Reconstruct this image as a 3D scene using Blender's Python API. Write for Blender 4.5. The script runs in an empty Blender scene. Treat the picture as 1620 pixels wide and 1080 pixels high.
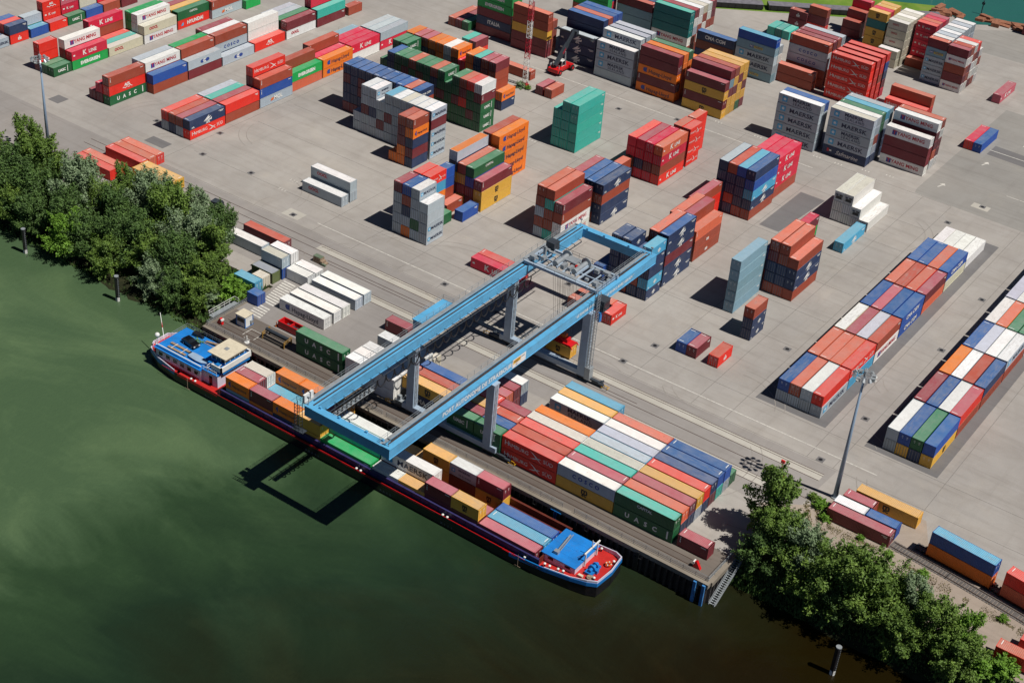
import bpy, math, random
import numpy as np
from mathutils import Vector, Matrix
PI = math.pi
random.seed(7)
scene = bpy.context.scene
col = scene.collection
# ---------------------------------------------------------------- camera, sky, sun, exposure
cam_d = bpy.data.cameras.new("camera")
cam = bpy.data.objects.new("camera", cam_d); col.objects.link(cam)
cam.location = (91.855, -241.831, 176.242)
cam.rotation_euler = (0.9818799903, -0.0759638198, 0.6206547157)
cam_d.sensor_width = 36.0; cam_d.lens = 36.0 * 2448.53 / 1620.0
cam_d.clip_start = 1.0; cam_d.clip_end = 4000.0
scene.camera = cam
SUN_EL, SUN_AZ = math.radians(58.5), math.radians(5.0)      # azimuth from +X towards +Y
world = bpy.data.worlds.new("World"); scene.world = world; world.use_nodes = True
wt = world.node_tree; wt.nodes.clear()
sky = wt.nodes.new("ShaderNodeTexSky"); sky.sky_type = 'NISHITA'; sky.sun_disc = False
sky.sun_elevation = SUN_EL; sky.sun_rotation = PI / 2 - SUN_AZ
sky.air_density = 0.38; sky.dust_density = 0.1; sky.ozone_density = 3.0
bg = wt.nodes.new("ShaderNodeBackground"); bg.inputs[1].default_value = 0.05
wo = wt.nodes.new("ShaderNodeOutputWorld")
wt.links.new(sky.outputs[0], bg.inputs[0]); wt.links.new(bg.outputs[0], wo.inputs[0])
sun_d = bpy.data.lights.new("sun", 'SUN'); sun_d.energy = 5.0; sun_d.angle = math.radians(0.5)
sun_d.color = (1.0, 0.955, 0.89)
sun = bpy.data.objects.new("sun", sun_d); col.objects.link(sun)
sv = Vector((math.cos(SUN_EL) * math.cos(SUN_AZ), math.cos(SUN_EL) * math.sin(SUN_AZ), math.sin(SUN_EL)))
sun.rotation_euler = sv.to_track_quat('Z', 'Y').to_euler(); sun.location = (0, 0, 200)
vs = scene.view_settings
vs.view_transform = 'Standard'; vs.look = 'None'; vs.gamma = 1.0; vs.exposure = -0.02; vs.use_curve_mapping = False
# ---------------------------------------------------------------- helpers
def lin(h):
    h = h.lstrip('#'); o = []
    for i in (0, 2, 4):
        c = int(h[i:i+2], 16) / 255.0
        o.append(c / 12.92 if c <= 0.04045 else ((c + 0.055) / 1.055) ** 2.4)
    return (o[0], o[1], o[2], 1.0)
class MB:
    """collects faces; build() links them as ONE mesh object"""
    def __init__(s): s.v = []; s.f = []; s.m = []
    def add(s, vs, fs, m=0):
        n = len(s.v); s.v += [tuple(p) for p in vs]
        s.f += [tuple(n + i for i in f) for f in fs]; s.m += [m] * len(fs); return s
    def box(s, x0, x1, y0, y1, z0, z1, m=0):
        return s.add([(x0,y0,z0),(x1,y0,z0),(x1,y1,z0),(x0,y1,z0),(x0,y0,z1),(x1,y0,z1),(x1,y1,z1),(x0,y1,z1)],
                     [(0,3,2,1),(4,5,6,7),(0,1,5,4),(1,2,6,5),(2,3,7,6),(3,0,4,7)], m)
    def beam(s, a, b, w, h, m=0, up=(0,0,1)):
        a = Vector(a); b = Vector(b); d = (b - a).normalized(); u = Vector(up)
        if abs(d.dot(u)) > 0.98: u = Vector((0, 1, 0))
        r = d.cross(u).normalized() * (w / 2); u = r.cross(d).normalized() * (h / 2)
        P = [a-r-u, a+r-u, a+r+u, a-r+u, b-r-u, b+r-u, b+r+u, b-r+u]
        return s.add(P, [(0,1,2,3),(7,6,5,4),(0,4,5,1),(1,5,6,2),(2,6,7,3),(3,7,4,0)], m)
    def cyl(s, a, b, r, n=10, m=0, r2=None, caps=True):
        a = Vector(a); b = Vector(b); d = (b - a).normalized(); r2 = r if r2 is None else r2
        u = Vector((0,0,1)) if abs(d.z) < 0.9 else Vector((1,0,0))
        e = d.cross(u).normalized(); g = d.cross(e).normalized(); P = []
        for k in range(n):
            t = 2*PI*k/n; c = e*math.cos(t) + g*math.sin(t); P += [a + c*r, b + c*r2]
        F = [(2*k, 2*k+1, (2*k+3) % (2*n), (2*k+2) % (2*n)) for k in range(n)]
        if caps: F += [tuple(2*k for k in range(n)), tuple(2*k+1 for k in reversed(range(n)))]
        return s.add(P, F, m)
    def tube(s, pts, r, n=6, m=0):
        for i in range(len(pts)-1): s.cyl(pts[i], pts[i+1], r, n, m, caps=False)
        return s
    def prism(s, poly, z0, z1, m=0):
        n = len(poly)
        P = [(x,y,z0) for x,y in poly] + [(x,y,z1) for x,y in poly]
        F = [tuple(reversed(range(n))), tuple(range(n,2*n))] + [(i,(i+1)%n,n+(i+1)%n,n+i) for i in range(n)]
        return s.add(P, F, m)
    def sheet(s, poly, z, m=0): return s.add([(x,y,z) for x,y in poly], [tuple(range(len(poly)))], m)
    def ball(s, c, r, m=0, n=10, k=6, sz=1.0):
        P = [(c[0],c[1],c[2]-r*sz)]; F = []
        for i in range(1,k):
            t = PI*i/k - PI/2
            for j in range(n): P.append((c[0]+r*math.cos(t)*math.cos(2*PI*j/n), c[1]+r*math.cos(t)*math.sin(2*PI*j/n), c[2]+r*sz*math.sin(t)))
        P.append((c[0],c[1],c[2]+r*sz)); L = len(P)-1
        for j in range(n): F.append((0, 1+(j+1)%n, 1+j)); F.append((L, L-n+j, L-n+(j+1)%n))
        for i in range(k-2):
            for j in range(n): a = 1+i*n+j; b = 1+i*n+(j+1)%n; F.append((a,b,b+n,a+n))
        return s.add(P, F, m)
    def rail(s, pts, h=1.1, step=2.0, r=0.03, mids=(0.55,), m=0):
        for i in range(len(pts)-1):
            a = Vector(pts[i]); b = Vector(pts[i+1]); L = (b-a).length; n = max(1, int(round(L/step)))
            for k in range(n+1):
                p = a.lerp(b, k/n); s.beam(p, p+Vector((0,0,h)), r*1.6, r*1.6, m)
            for z in (h,)+tuple(mids): s.beam(a+Vector((0,0,z)), b+Vector((0,0,z)), r*1.6, r*1.6, m)
        return s
    def mesh(s, name, mats):
        me = bpy.data.meshes.new(name); me.from_pydata(s.v, [], s.f)
        for x in (mats if isinstance(mats, (list, tuple)) else [mats]): me.materials.append(x)
        me.polygons.foreach_set('material_index', s.m); me.update(); return me
    def build(s, name, mats, parent=None, loc=(0,0,0), rz=0, smooth=False):
        me = s.mesh(name, mats)
        if smooth: me.polygons.foreach_set('use_smooth', [True]*len(me.polygons))
        o = bpy.data.objects.new(name, me); col.objects.link(o); o.location = loc; o.rotation_euler = (0,0,rz)
        if parent is not None: o.parent = parent
        return o
def tag(o, label=None, cat=None, group=None, kind=None):
    if label: o['label'] = label
    if cat: o['category'] = cat
    if group: o['group'] = group
    if kind: o['kind'] = kind
    return o
def empty(name, loc, rz=0):
    o = bpy.data.objects.new(name, None); col.objects.link(o); o.location = loc; o.rotation_euler = (0,0,rz)
    o.empty_display_size = 0.5; return o
def copy_tree(o, parent=None):
    c = o.copy(); col.objects.link(c); c.parent = parent
    for ch in list(o.children): copy_tree(ch, c)
    return c
# ---------------------------------------------------------------- materials
class NT:
    def __init__(s, name):
        s.mat = bpy.data.materials.new(name); s.mat.use_nodes = True; s.t = s.mat.node_tree; s.t.nodes.clear()
        s.out = s.n("ShaderNodeOutputMaterial"); s.b = s.n("ShaderNodeBsdfPrincipled"); s.l(s.b.outputs[0], s.out.inputs[0])
    def n(s, k, **kw):
        x = s.t.nodes.new(k)
        for a, v in kw.items(): setattr(x, a, v)
        return x
    def l(s, a, b): s.t.links.new(a, b)
    def coord(s, kind='Object', scale=(1,1,1), offset=None):
        tc = s.n("ShaderNodeTexCoord"); mp = s.n("ShaderNodeMapping"); mp.inputs[3].default_value = scale
        s.l(tc.outputs[kind], mp.inputs[0])
        if offset is not None: s.l(offset, mp.inputs[1])
        return mp.outputs[0]
    def noise(s, vec, scale, detail=4, rough=0.55, dist=0.0):
        x = s.n("ShaderNodeTexNoise"); x.inputs['Scale'].default_value = scale; x.inputs['Detail'].default_value = detail
        x.inputs['Roughness'].default_value = rough; x.inputs['Distortion'].default_value = dist; s.l(vec, x.inputs['Vector']); return x.outputs[0]
    def ramp(s, fac, stops):
        x = s.n("ShaderNodeValToRGB"); e = x.color_ramp.elements
        while len(e) < len(stops): e.new(0.5)
        for i, (p, c) in enumerate(stops):
            e[i].position = p; e[i].color = c if len(c) == 4 else (c[0], c[1], c[2], 1)
        s.l(fac, x.inputs[0]); return x.outputs[0]
    def mix(s, fac, a, b, mode='MIX'):
        x = s.n("ShaderNodeMix", data_type='RGBA', blend_type=mode)
        for inp, v in ((x.inputs[0], fac), (x.inputs[6], a), (x.inputs[7], b)):
            if isinstance(v, (int, float)): inp.default_value = v
            elif isinstance(v, tuple): inp.default_value = v
            else: s.l(v, inp)
        return x.outputs[2]
    def math(s, op, a, b=0.0):
        x = s.n("ShaderNodeMath", operation=op)
        for inp, v in ((x.inputs[0], a), (x.inputs[1], b)):
            if isinstance(v, (int, float)): inp.default_value = v
            else: s.l(v, inp)
        return x.outputs[0]
    def bump(s, h, dist=0.02, strength=0.5):
        x = s.n("ShaderNodeBump"); x.inputs['Distance'].default_value = dist; x.inputs['Strength'].default_value = strength
        s.l(h, x.inputs['Height']); s.l(x.outputs[0], s.b.inputs['Normal'])
    def fin(s, colr=None, rough=0.6, metal=0.0, spec=0.5):
        for k, v in (('Base Color', colr), ('Roughness', rough), ('Metallic', metal), ('Specular IOR Level', spec)):
            if v is None: continue
            if isinstance(v, (int, float, tuple)): s.b.inputs[k].default_value = v
            else: s.l(v, s.b.inputs[k])
        return s.mat
K1 = (1,1,1,1); K0 = (0,0,0,1)
def plain(name, hexc, rough=0.55, metal=0.0, var=0.12, scale=0.8, dirt=0.0):
    N = NT(name); c = lin(hexc); v = N.coord()
    a = tuple(x*(1-var) for x in c[:3]) + (1,); b = tuple(min(1, x*(1+var)) for x in c[:3]) + (1,)
    k = N.ramp(N.noise(v, scale, 5), [(0.35, a), (0.65, b)])
    if dirt:
        k = N.mix(N.ramp(N.noise(v, scale*3, 8, 0.7), [(0.5, K0), (0.75, (dirt,)*3+(1,))]), k, (0.09, 0.06, 0.04, 1))
    return N.fin(k, rough, metal)
def steel_paint(name, roof=False, attr=False):
    """container paint: the colour comes from each container, with fading, dust and rust"""
    N = NT(name); oi = N.n("ShaderNodeObjectInfo")
    base = oi.outputs['Color']
    if attr: base = N.n("ShaderNodeAttribute", attribute_name="paint").outputs['Color']
    rnd = N.math('MULTIPLY', oi.outputs['Random'], 160.0)
    v = N.coord('Object', (1,1,1), rnd)
    fade = N.noise(v, 0.35, 4, 0.6)
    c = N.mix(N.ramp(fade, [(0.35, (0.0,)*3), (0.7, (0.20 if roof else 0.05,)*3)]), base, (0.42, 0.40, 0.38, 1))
    dark = N.noise(v, 1.1, 6, 0.65)
    c = N.mix(N.ramp(dark, [(0.35, (0.0,)*3), (0.75, (0.30,)*3)]), c, N.mix(1.0, c, (0.62,0.6,0.6,1), 'MULTIPLY'))
    if roof:
        # long scuffs across the roof, rust and pooled dirt
        s1 = N.noise(N.coord('Object', (0.35, 2.2, 1), rnd), 1.3, 6, 0.7)
        amt = N.math('MULTIPLY', N.ramp(s1, [(0.50, K0), (0.68, K1)]), N.ramp(oi.outputs['Random'], [(0.35, (0.08,)*3), (1.0, (0.62,)*3)]))
        c = N.mix(amt, c, (0.30, 0.27, 0.24, 1))
        s2 = N.noise(v, 2.3, 8, 0.72)
        amt2 = N.math('MULTIPLY', N.ramp(s2, [(0.60, K0), (0.68, K1)]), N.ramp(oi.outputs['Random'], [(0.2, (0.15,)*3), (0.9, (0.8,)*3)]))
        c = N.mix(amt2, c, (0.14, 0.055, 0.028, 1))
        N.bump(N.noise(v, 0.9, 3), 0.06, 0.35)
    else:
        s1 = N.noise(N.coord('Object', (5.0, 5.0, 0.35), rnd), 1.0, 5, 0.7)
        c = N.mix(N.ramp(s1, [(0.56, (0.0,)*3), (0.80, (0.40,)*3)]), c, (0.13, 0.065, 0.04, 1))
        s2 = N.noise(v, 2.6, 8, 0.75)
        c = N.mix(N.ramp(s2, [(0.66, (0.0,)*3), (0.72, (0.7,)*3)]), c, (0.12, 0.05, 0.03, 1))
    return N.fin(c, 0.5 if not roof else 0.6, 0.0, 0.4)
M = {}
M['paint'] = steel_paint('container paint'); M['paint_roof'] = steel_paint('container roof paint', roof=True)
M['paint_attr'] = steel_paint('container paint far', attr=True); M['roof_attr'] = steel_paint('container roof paint far', roof=True, attr=True)
M['galv'] = plain('galvanised steel', '9aa0a4', 0.4, 0.3)
M['white'] = plain('white paint', 'd8d8d4', 0.5, var=0.06)
M['offwhite'] = plain('off white roof paint', 'c9bfa8', 0.7, var=0.07, dirt=0.3)
M['black'] = plain('black steel', '1b1b1d', 0.5)
M['rubber'] = plain('rubber', '16161a', 0.8)
M['crane_blue'] = plain('crane blue paint', '58a2cc', 0.42, var=0.07, scale=0.25, dirt=0.35)
M['crane_grey'] = plain('crane leg blue grey paint', '98a8b8', 0.45, var=0.06, scale=0.3, dirt=0.25)
M['dark_steel'] = plain('dark steel', '3b4148', 0.5, 0.2)
M['rail'] = plain('rail steel rusty', '4f3b31', 0.55, 0.3)
M['red'] = plain('red paint', 'c2141a', 0.42, var=0.08, dirt=0.25)
M['deckred'] = plain('red deck paint', 'b8201c', 0.6, var=0.1, dirt=0.35)
M['hull'] = plain('black hull paint', '17161c', 0.35, var=0.3, dirt=0.3)
M['hullblue'] = plain('ship blue paint', '1671b8', 0.4, var=0.1, scale=0.5, dirt=0.2)
M['shipdeck'] = plain('ship roof blue paint', '1576c4', 0.55, var=0.14, scale=0.4, dirt=0.25)
M['lilac'] = plain('ship white wall paint', 'c9c6d6', 0.45, var=0.04)
M['holdred'] = plain('hold side oxide paint', '5e2417', 0.6, var=0.2, dirt=0.3)
M['coam'] = plain('coaming violet blue paint', '34305f', 0.45, var=0.15, dirt=0.3)
M['glass'] = plain('dark window glass', '1c2228', 0.08, var=0.1)
M['yellow'] = plain('yellow paint', 'd9a415', 0.5)
M['orange'] = plain('safety orange paint', 'd5651a', 0.5)
M['tyre'] = plain('tyre', '1a1a1c', 0.85)
M['wood'] = plain('weathered timber', '8d7a66', 0.8, var=0.25, scale=3)
M['green'] = plain('green cover', '3c8a4a', 0.7)
M['navytxt'] = plain('navy lettering paint', '1b2747', 0.5, var=0.03)
M['blacktxt'] = plain('black lettering paint', '1c1b1b', 0.5, var=0.03)
M['redtxt'] = plain('red lettering paint', 'b01a30', 0.5, var=0.03)
M['bluetxt'] = plain('blue lettering paint', '24408c', 0.5, var=0.03)
M['sky'] = plain('light blue logo paint', '3fa0cc', 0.5, var=0.03)
M['whitetxt'] = plain('white lettering paint', 'dcdcd8', 0.5, var=0.03)
M['yeltxt'] = plain('yellow panel paint', 'c9b63c', 0.5, var=0.03)
def concrete(name, c0, c1, stain=0.35, warm=(0.9,0.85,0.8), streak=(0.03, 0.6)):
    N = NT(name); v = N.coord()
    big = N.noise(v, 0.018, 6, 0.6, 0.4)
    c = N.ramp(big, [(0.35, lin(c0)), (0.65, lin(c1))])
    med = N.noise(v, 0.16, 7, 0.65, 0.6)
    c = N.mix(N.ramp(med, [(0.38, (0.0,)*3), (0.66, (stain,)*3)]), c, N.mix(1.0, c, (0.72, 0.69, 0.66, 1), 'MULTIPLY'))
    st = N.noise(N.coord('Object', (streak[0], streak[1], 1)), 1.0, 6, 0.7)
    c = N.mix(N.ramp(st, [(0.50, (0.0,)*3), (0.72, (0.42,)*3)]), c, N.mix(1.0, c, (0.66, 0.64, 0.63, 1), 'MULTIPLY'))
    st2 = N.noise(N.coord('Object', (0.5, 0.025, 1)), 1.0, 6, 0.7)
    c = N.mix(N.ramp(st2, [(0.54, (0.0,)*3), (0.74, (0.3,)*3)]), c, N.mix(1.0, c, (0.70, 0.68, 0.67, 1), 'MULTIPLY'))
    lt = N.noise(v, 0.07, 5, 0.6, 1.0)
    c = N.mix(N.ramp(lt, [(0.56, (0.0,)*3), (0.75, (0.35,)*3)]), c, N.mix(1.0, c, (1.22, 1.18, 1.1, 1), 'MULTIPLY'))
    oil = N.noise(N.coord('Object', (1, 1, 1)), 0.45, 8, 0.75, 1.8)
    c = N.mix(N.ramp(oil, [(0.60, (0.0,)*3), (0.74, (0.38,)*3)]), c, N.mix(1.0, c, (0.62, 0.62, 0.63, 1), 'MULTIPLY'))
    fine = N.noise(v, 4.0, 4, 0.8)
    c = N.mix(0.12, c, fine, 'OVERLAY')
    N.bump(fine, 0.01, 0.3)
    return N.fin(c, 0.85, 0.0, 0.3)
M['yard'] = concrete('yard concrete', '918d89', 'a39e98', 0.40)
M['asphalt'] = concrete('asphalt patch', '686768', '716f6f', 0.25)
M['asphalt2'] = concrete('old asphalt lane', '878380', '938e8a', 0.32)
M['asphalt3'] = concrete('weathered asphalt apron', '85837f', '908d88', 0.3)
M['quaydeck'] = concrete('quay deck concrete', '67605a', '746c64', 0.35, streak=(0.02, 1.6))
M['strip'] = concrete('concrete crane track strip', 'a9a59c', 'b4b0a7', 0.3)
M['gravel'] = concrete('dirt path', '8f8278', 'a29689', 0.5)
M['line'] = plain('worn white road paint', 'c3c0b8', 0.8, var=0.2, scale=2.0, dirt=0.45)
def soil():
    N = NT('river bank soil'); v = N.coord()
    c = N.ramp(N.noise(v, 0.5, 8, 0.7), [(0.3, lin('1d1a12')), (0.5, lin('262a17')), (0.75, lin('3c3726'))])
    N.bump(N.noise(v, 1.5, 6), 0.3, 0.8); return N.fin(c, 0.95, 0, 0.2)
M['bank'] = soil()
def grassm():
    N = NT('short grass'); v = N.coord()
    c = N.ramp(N.noise(v, 0.12, 8, 0.65), [(0.3, lin('4c6a26')), (0.55, lin('64812f')), (0.75, lin('7d8444'))])
    N.bump(N.noise(v, 6, 4), 0.1, 0.6); return N.fin(c, 0.9, 0, 0.2)
M['grass'] = grassm()
def water(name, far=False):
    N = NT(name); v = N.coord()
    if far: c = N.ramp(N.noise(v, 0.02, 4), [(0.3, lin('2a6258')), (0.7, lin('275a52'))])
    else:
        # sediment: green river water upstream, brown at the downstream basin, drifting clouds of silt
        sx = N.n("ShaderNodeSeparateXYZ"); N.l(N.coord(), sx.inputs[0])
        g = N.math('ADD', N.math('MULTIPLY', sx.outputs[0], 0.0075), N.math('MULTIPLY', sx.outputs[1], -0.0035))
        g = N.math('ADD', g, N.math('MULTIPLY', N.noise(N.coord('Object', (1, 1.8, 1)), 0.018, 5, 0.6, 1.2), 0.55))
        c = N.ramp(g, [(0.0, lin('43583d')), (0.14, lin('2c4029')), (0.34, lin('1e2e1f')), (0.54, lin('1d2214')), (0.74, lin('1a1405'))])
        cl = N.noise(N.coord('Object', (1, 1.6, 1)), 0.022, 7, 0.62, 1.2)
        c = N.mix(N.ramp(cl, [(0.50, (0.0,)*3), (0.72, (0.55,)*3)]), c, N.mix(1.0, c, (2.0, 1.75, 1.7, 1), 'MULTIPLY'))
        cl = N.noise(N.coord('Object', (1, 2.6, 1)), 0.12, 6, 0.7, 2.0)
        c = N.mix(N.ramp(cl, [(0.50, (0.0,)*3), (0.75, (0.25,)*3)]), c, N.mix(1.0, c, (1.5, 1.4, 1.4, 1), 'MULTIPLY'))
    n1 = N.noise(v, 1.6, 4, 0.65); n2 = N.noise(N.coord('Object', (1.0, 0.45, 1)), 0.35, 4)
    N.bump(N.math('ADD', N.math('MULTIPLY', n1, 0.5), n2), 0.22, 0.6)
    return N.fin(c, 0.12, 0.0, 0.3)
M['water'] = water('river water'); M['water_far'] = water('basin water', True)
def leaf(name, a, b, c2):
    N = NT(name); oi = N.n("ShaderNodeObjectInfo"); v = N.coord('Object', (1,1,1), N.math('MULTIPLY', oi.outputs['Random'], 50.0))
    c = N.ramp(N.noise(v, 0.55, 4, 0.7), [(0.30, lin(a)), (0.5, lin(b)), (0.72, lin(c2))])
    c = N.mix(0.5, c, N.ramp(N.noise(v, 7.0, 2), [(0.3, (0.75,0.75,0.75,1)), (0.7, (1.15,1.15,1.1,1))]), 'MULTIPLY')
    N.fin(c, 0.55, 0, 0.3)
    tr = N.n("ShaderNodeBsdfTranslucent"); N.l(c, tr.inputs[0]); mx = N.n("ShaderNodeMixShader"); mx.inputs[0].default_value = 0.22
    N.l(N.b.outputs[0], mx.inputs[1]); N.l(tr.outputs[0], mx.inputs[2]); N.l(mx.outputs[0], N.out.inputs[0]); return N.mat
M['leaf'] = leaf('mid green leaves', '4e6330', '627e36', '86a048')
M['leaf2'] = leaf('dark green leaves', '42582f', '506c38', '6f8c48')
M['leaf3'] = leaf('silvery green leaves', '667a58', '7b906c', '97a886')
M['leaf4'] = leaf('bright green leaves', '54742a', '6a9232', '86aa44')
M['bark'] = plain('bark', '4b4036', 0.9, var=0.3, scale=3)
# ================================================================ SETTING
def structure(mb, name, mat, **k):
    o = mb.build(name, mat, **k); o['kind'] = 'structure'; return o
yard = [(-700,-36),(-101.3,-36),(-101.3,-56.25),(16.5,-56.25),(16.5,-44.5),(600,-44.5),(600,420),(40,285),(0,256),(-34,236),(-46,226),
        (-58,228),(-79,200),(-127,165),(-260,95),(-700,95)]
structure(MB().sheet(yard, 0.0), 'ground', M['yard'])
structure(MB().sheet([(-1200,-1200),(1200,-1200),(1200,-30),(-1200,-30)], -4.6), 'water', M['water'])
structure(MB().sheet([(-900,80),(-400,60),(-60,150),(300,200),(900,300),(900,1600),(-900,1600)], -3.0), 'water', M['water_far'])
structure(MB().box(-1300,1300,-1300,1700,-9.0,-8.0), 'riverbed', M['bank'])
def bank(name, x0, x1, prof, nx, seed, mat):
    rnd = random.Random(seed); b = MB(); ny = len(prof); V = []
    for i in range(nx+1):
        x = x0+(x1-x0)*i/nx; w = math.sin(x*0.13+seed)*1.1+math.sin(x*0.31)*0.6
        for j, (y, z) in enumerate(prof):
            k = 0 if j == 0 else 1
            V.append((x, y+(w+rnd.uniform(-.4,.4))*k*(0.3+0.7*j/ny), z+rnd.uniform(-.25,.25)*k))
    F = [(i*ny+j, i*ny+j+1, (i+1)*ny+j+1, (i+1)*ny+j) for i in range(nx) for j in range(ny-1)]
    b.add(V, [f[::-1] for f in F]); return structure(b, name, mat)
bank('river_bank', -700, -101.3, [(-36,0.0),(-40,-0.4),(-44,-1.3),(-48,-2.6),(-51,-3.7),(-54,-4.8),(-58,-6.5)], 300, 3, M['bank'])
bank('river_bank', 16.5, 500, [(-44.5,0.0),(-45.6,-1.2),(-46.6,-2.4),(-47.6,-3.6),(-49,-4.9),(-53,-6.5)], 240, 5, M['bank'])
# grass strip and slope down to the far basin
LA = [(-700,95),(-260,95),(-127,165),(-79,200),(-58,228)]
LB = [(-700,112),(-268,112),(-140,183),(-88,216),(-60,232.5)]
b = MB()
for i in range(4): b.add([LA[i]+(0.0,),LA[i+1]+(0.0,),LB[i+1]+(0.15,),LB[i]+(0.15,)], [(0,1,2,3)])
go = structure(b, 'grass_strip', M['grass'])
LC = [(-700,119),(-271,119),(-143,189),(-90,220.5),(-60,236),(-46,232),(-34,242),(0,262),(40,291),(600,426)]
LD = LB[:4]+[(-58,228),(-46,226),(-34,236),(0,256),(40,285),(600,420)]
b = MB()
for i in range(9):
    z = 0.15 if i < 3 else 0.0
    b.add([LD[i]+(z,),LD[i+1]+(z if i < 3 else 0.0,),LC[i+1]+(-3.4,),LC[i]+(-3.4,)], [(0,1,2,3)])
b.add([(-88,216,.15),(-60,232.5,.15),(-58,228,0)], [(0,2,1)])
structure(b, 'basin_bank', M['gravel'])
# patches of different paving, each a sheet a centimetre above the one below
def patch(name, poly, z, mat): return structure(MB().sheet(poly, z), name, M[mat])
patch('pavement', [(-230,-31),(-101.3,-31),(-101.3,-47.5),(-60,-47.5),(-58,-31),(19,-31),(20,-13.2),(-230,-13.2)], 0.010, 'asphalt2')
patch('quay_deck', [(-101.3,-56.2),(16.4,-56.2),(16.4,-47.5),(-101.3,-47.5)], 0.012, 'quaydeck')
patch('path', [(13,-31.2),(19.5,-26.5),(24,-20.5),(30,-15.8),(39,-15.6),(42,-21.8),(60,-22.0),(140,-24.5),(140,-44.4),(16.6,-44.4),(16.6,-34)], 0.014, 'gravel')
patch('asphalt_patch', [(-3.2,-2.2),(12.2,-2.2),(12.2,92),(-1.5,92)], 0.010, 'asphalt')
patch('asphalt_patch', [(20.6,-2.4),(35.6,-2.4),(35.6,96),(22.4,96)], 0.010, 'asphalt')
patch('asphalt_patch', [(-36.2,61.6),(-31.0,61.6),(-29.6,83.8),(-36.2,83.8)], 0.010, 'asphalt')
patch('asphalt_patch', [(-15,106.5),(-15,170),(150,172),(150,101.5),(-14.5,104.0)], 0.010, 'asphalt3')
patch('asphalt_patch', [(-8.8,138.6),(-8.8,145.2),(90,141),(90,134.5)], 0.022, 'asphalt')
patch('asphalt_patch', [(-48,205),(-44,222),(-33,232),(40,276),(140,300),(140,215)], 0.010, 'asphalt3')
for x0,x1,y0,y1 in ((-204.4,-200.6,-8.4,-4.8),(-170.4,-164.0,-7.6,-4.4)): patch('pavement_slab', [(x0,y0),(x1,y0),(x1,y1),(x0,y1)], 0.022, 'asphalt')
for x0,x1,y0,y1 in ((-121.6,-116.7,-11.5,-8.2),(-1.0,3.4,107.2,109.8)): patch('pavement_slab', [(x0,y0),(x1,y0),(x1,y1),(x0,y1)], 0.024, 'strip')
# crane track strips, rails set in the paving, painted lines
b = MB()
b.sheet([(-105.3,-18.1),(18.6,-18.1),(18.6,-15.8),(-105.3,-15.8)], 0.022); b.sheet([(-84.0,-26.7),(12.5,-26.7),(12.5,-24.4),(-84.0,-24.4)], 0.022)
structure(b, 'track_strip', M['strip'])
b = MB()
for y, x0, x1 in ((-18.12,-180,18.6),(-16.4,-105,18.6),(-15.8,-180,18.6),(-26.7,-84,12.5),(-25.0,-84,12.5),(-24.4,-84,19),(-21.1,-160,24),(-20.1,-100,-20)):
    b.box(x0,x1,y-0.07,y+0.07,0.0,0.035)
for y in (-54.2,-52.75,-51.4): b.box(-99.5,13.0,y-0.06,y+0.06,0.0,0.05)
structure(b, 'track_rails', M['rail'])
b = MB(); b.sheet([(-99,-54.1),(13,-54.1),(13,-52.85),(-99,-52.85)], 0.024); b.sheet([(-101,-50.6),(14,-50.6),(14,-50.45),(-101,-50.45)], 0.024)
structure(b, 'track_bed', concrete('track bed concrete','5c544e','68605a',0.3,streak=(0.02,1.6)))
b = MB()
b.box(-112.5,26.4,-9.36,-9.16,0.0,0.016); b.box(-128,-40,97.72,97.94,0.0,0.016); b.box(-9,120,141.6,141.85,0.0,0.030)
# zebra crossing on the quay
for k in range(17):
    if k in (11,): continue
    x0 = -101.2+0.18*k; y = -32.6-0.86*k; b.add([(x0,y,.024),(x0,y-0.45,.024),(x0+3.4,y-0.55,.024),(x0+3.4,y-0.10,.024)], [(0,1,2,3)])
rnd = random.Random(2)
for x, y in ((-43,104.6),(-30,106.3),(-37,104.8),(-24,108),(-72,104.2),(-60,104),(-90,26),(-130,-3),(-131,2),(-102,60)):
    for k in range(3): b.box(x+k*0.9,x+k*0.9+0.18,y-0.4,y+0.35,0.0,0.016)
b.add([(-11.5,111.2,.03),(-11.2,111.2,.03),(-10.6,113.0,.03),(-10.0,113.0,.03),(-10.6,114.2,.03),(-11.6,113.2,.03),(-11.0,113.1,.03)], [(0,1,2,3,4,5,6)])
b.add([(-7.5,131.2,.03),(-7.2,131.2,.03),(-6.6,133.0,.03),(-6.0,133.0,.03),(-6.6,134.2,.03),(-7.6,133.2,.03),(-7.0,133.1,.03)], [(0,1,2,3,4,5,6)])
b.box(-93.5,-93.35,-53.5,-50.8,0,0.03); b.box(-93.5,-90.4,-50.9,-50.8,0,0.03); b.box(-90.5,-90.35,-53.5,-50.8,0,0.03)
b.box(4,30,119,119.2,0,0.025)
for k in range(24): b.box(-3+k*0.9,-2.8+k*0.9,150+k*0.02,152,0,0.03)
structure(b, 'road_markings', M['line'])
b = MB(); jr = random.Random(31)
for x in (-160.5,-111.2,-99.5,-86.5,-75.5,-62.2,-52.0,-37.0,-26.0,-12.0,-4.5,13.5,19.0,37.5): b.box(x-.04,x+.04,-12.9,103.5,0,.012)
for y in (-12.9,-3.0,19.4,33.0,47.2,60.2,73.6,87.5,103.6): b.box(-158,60 if y < 0 else -4.6,y-.04,y+.04,0,.013)
structure(b, 'paving_joints', plain('dark paving joint','6f6b67',.9,var=.1))
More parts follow.
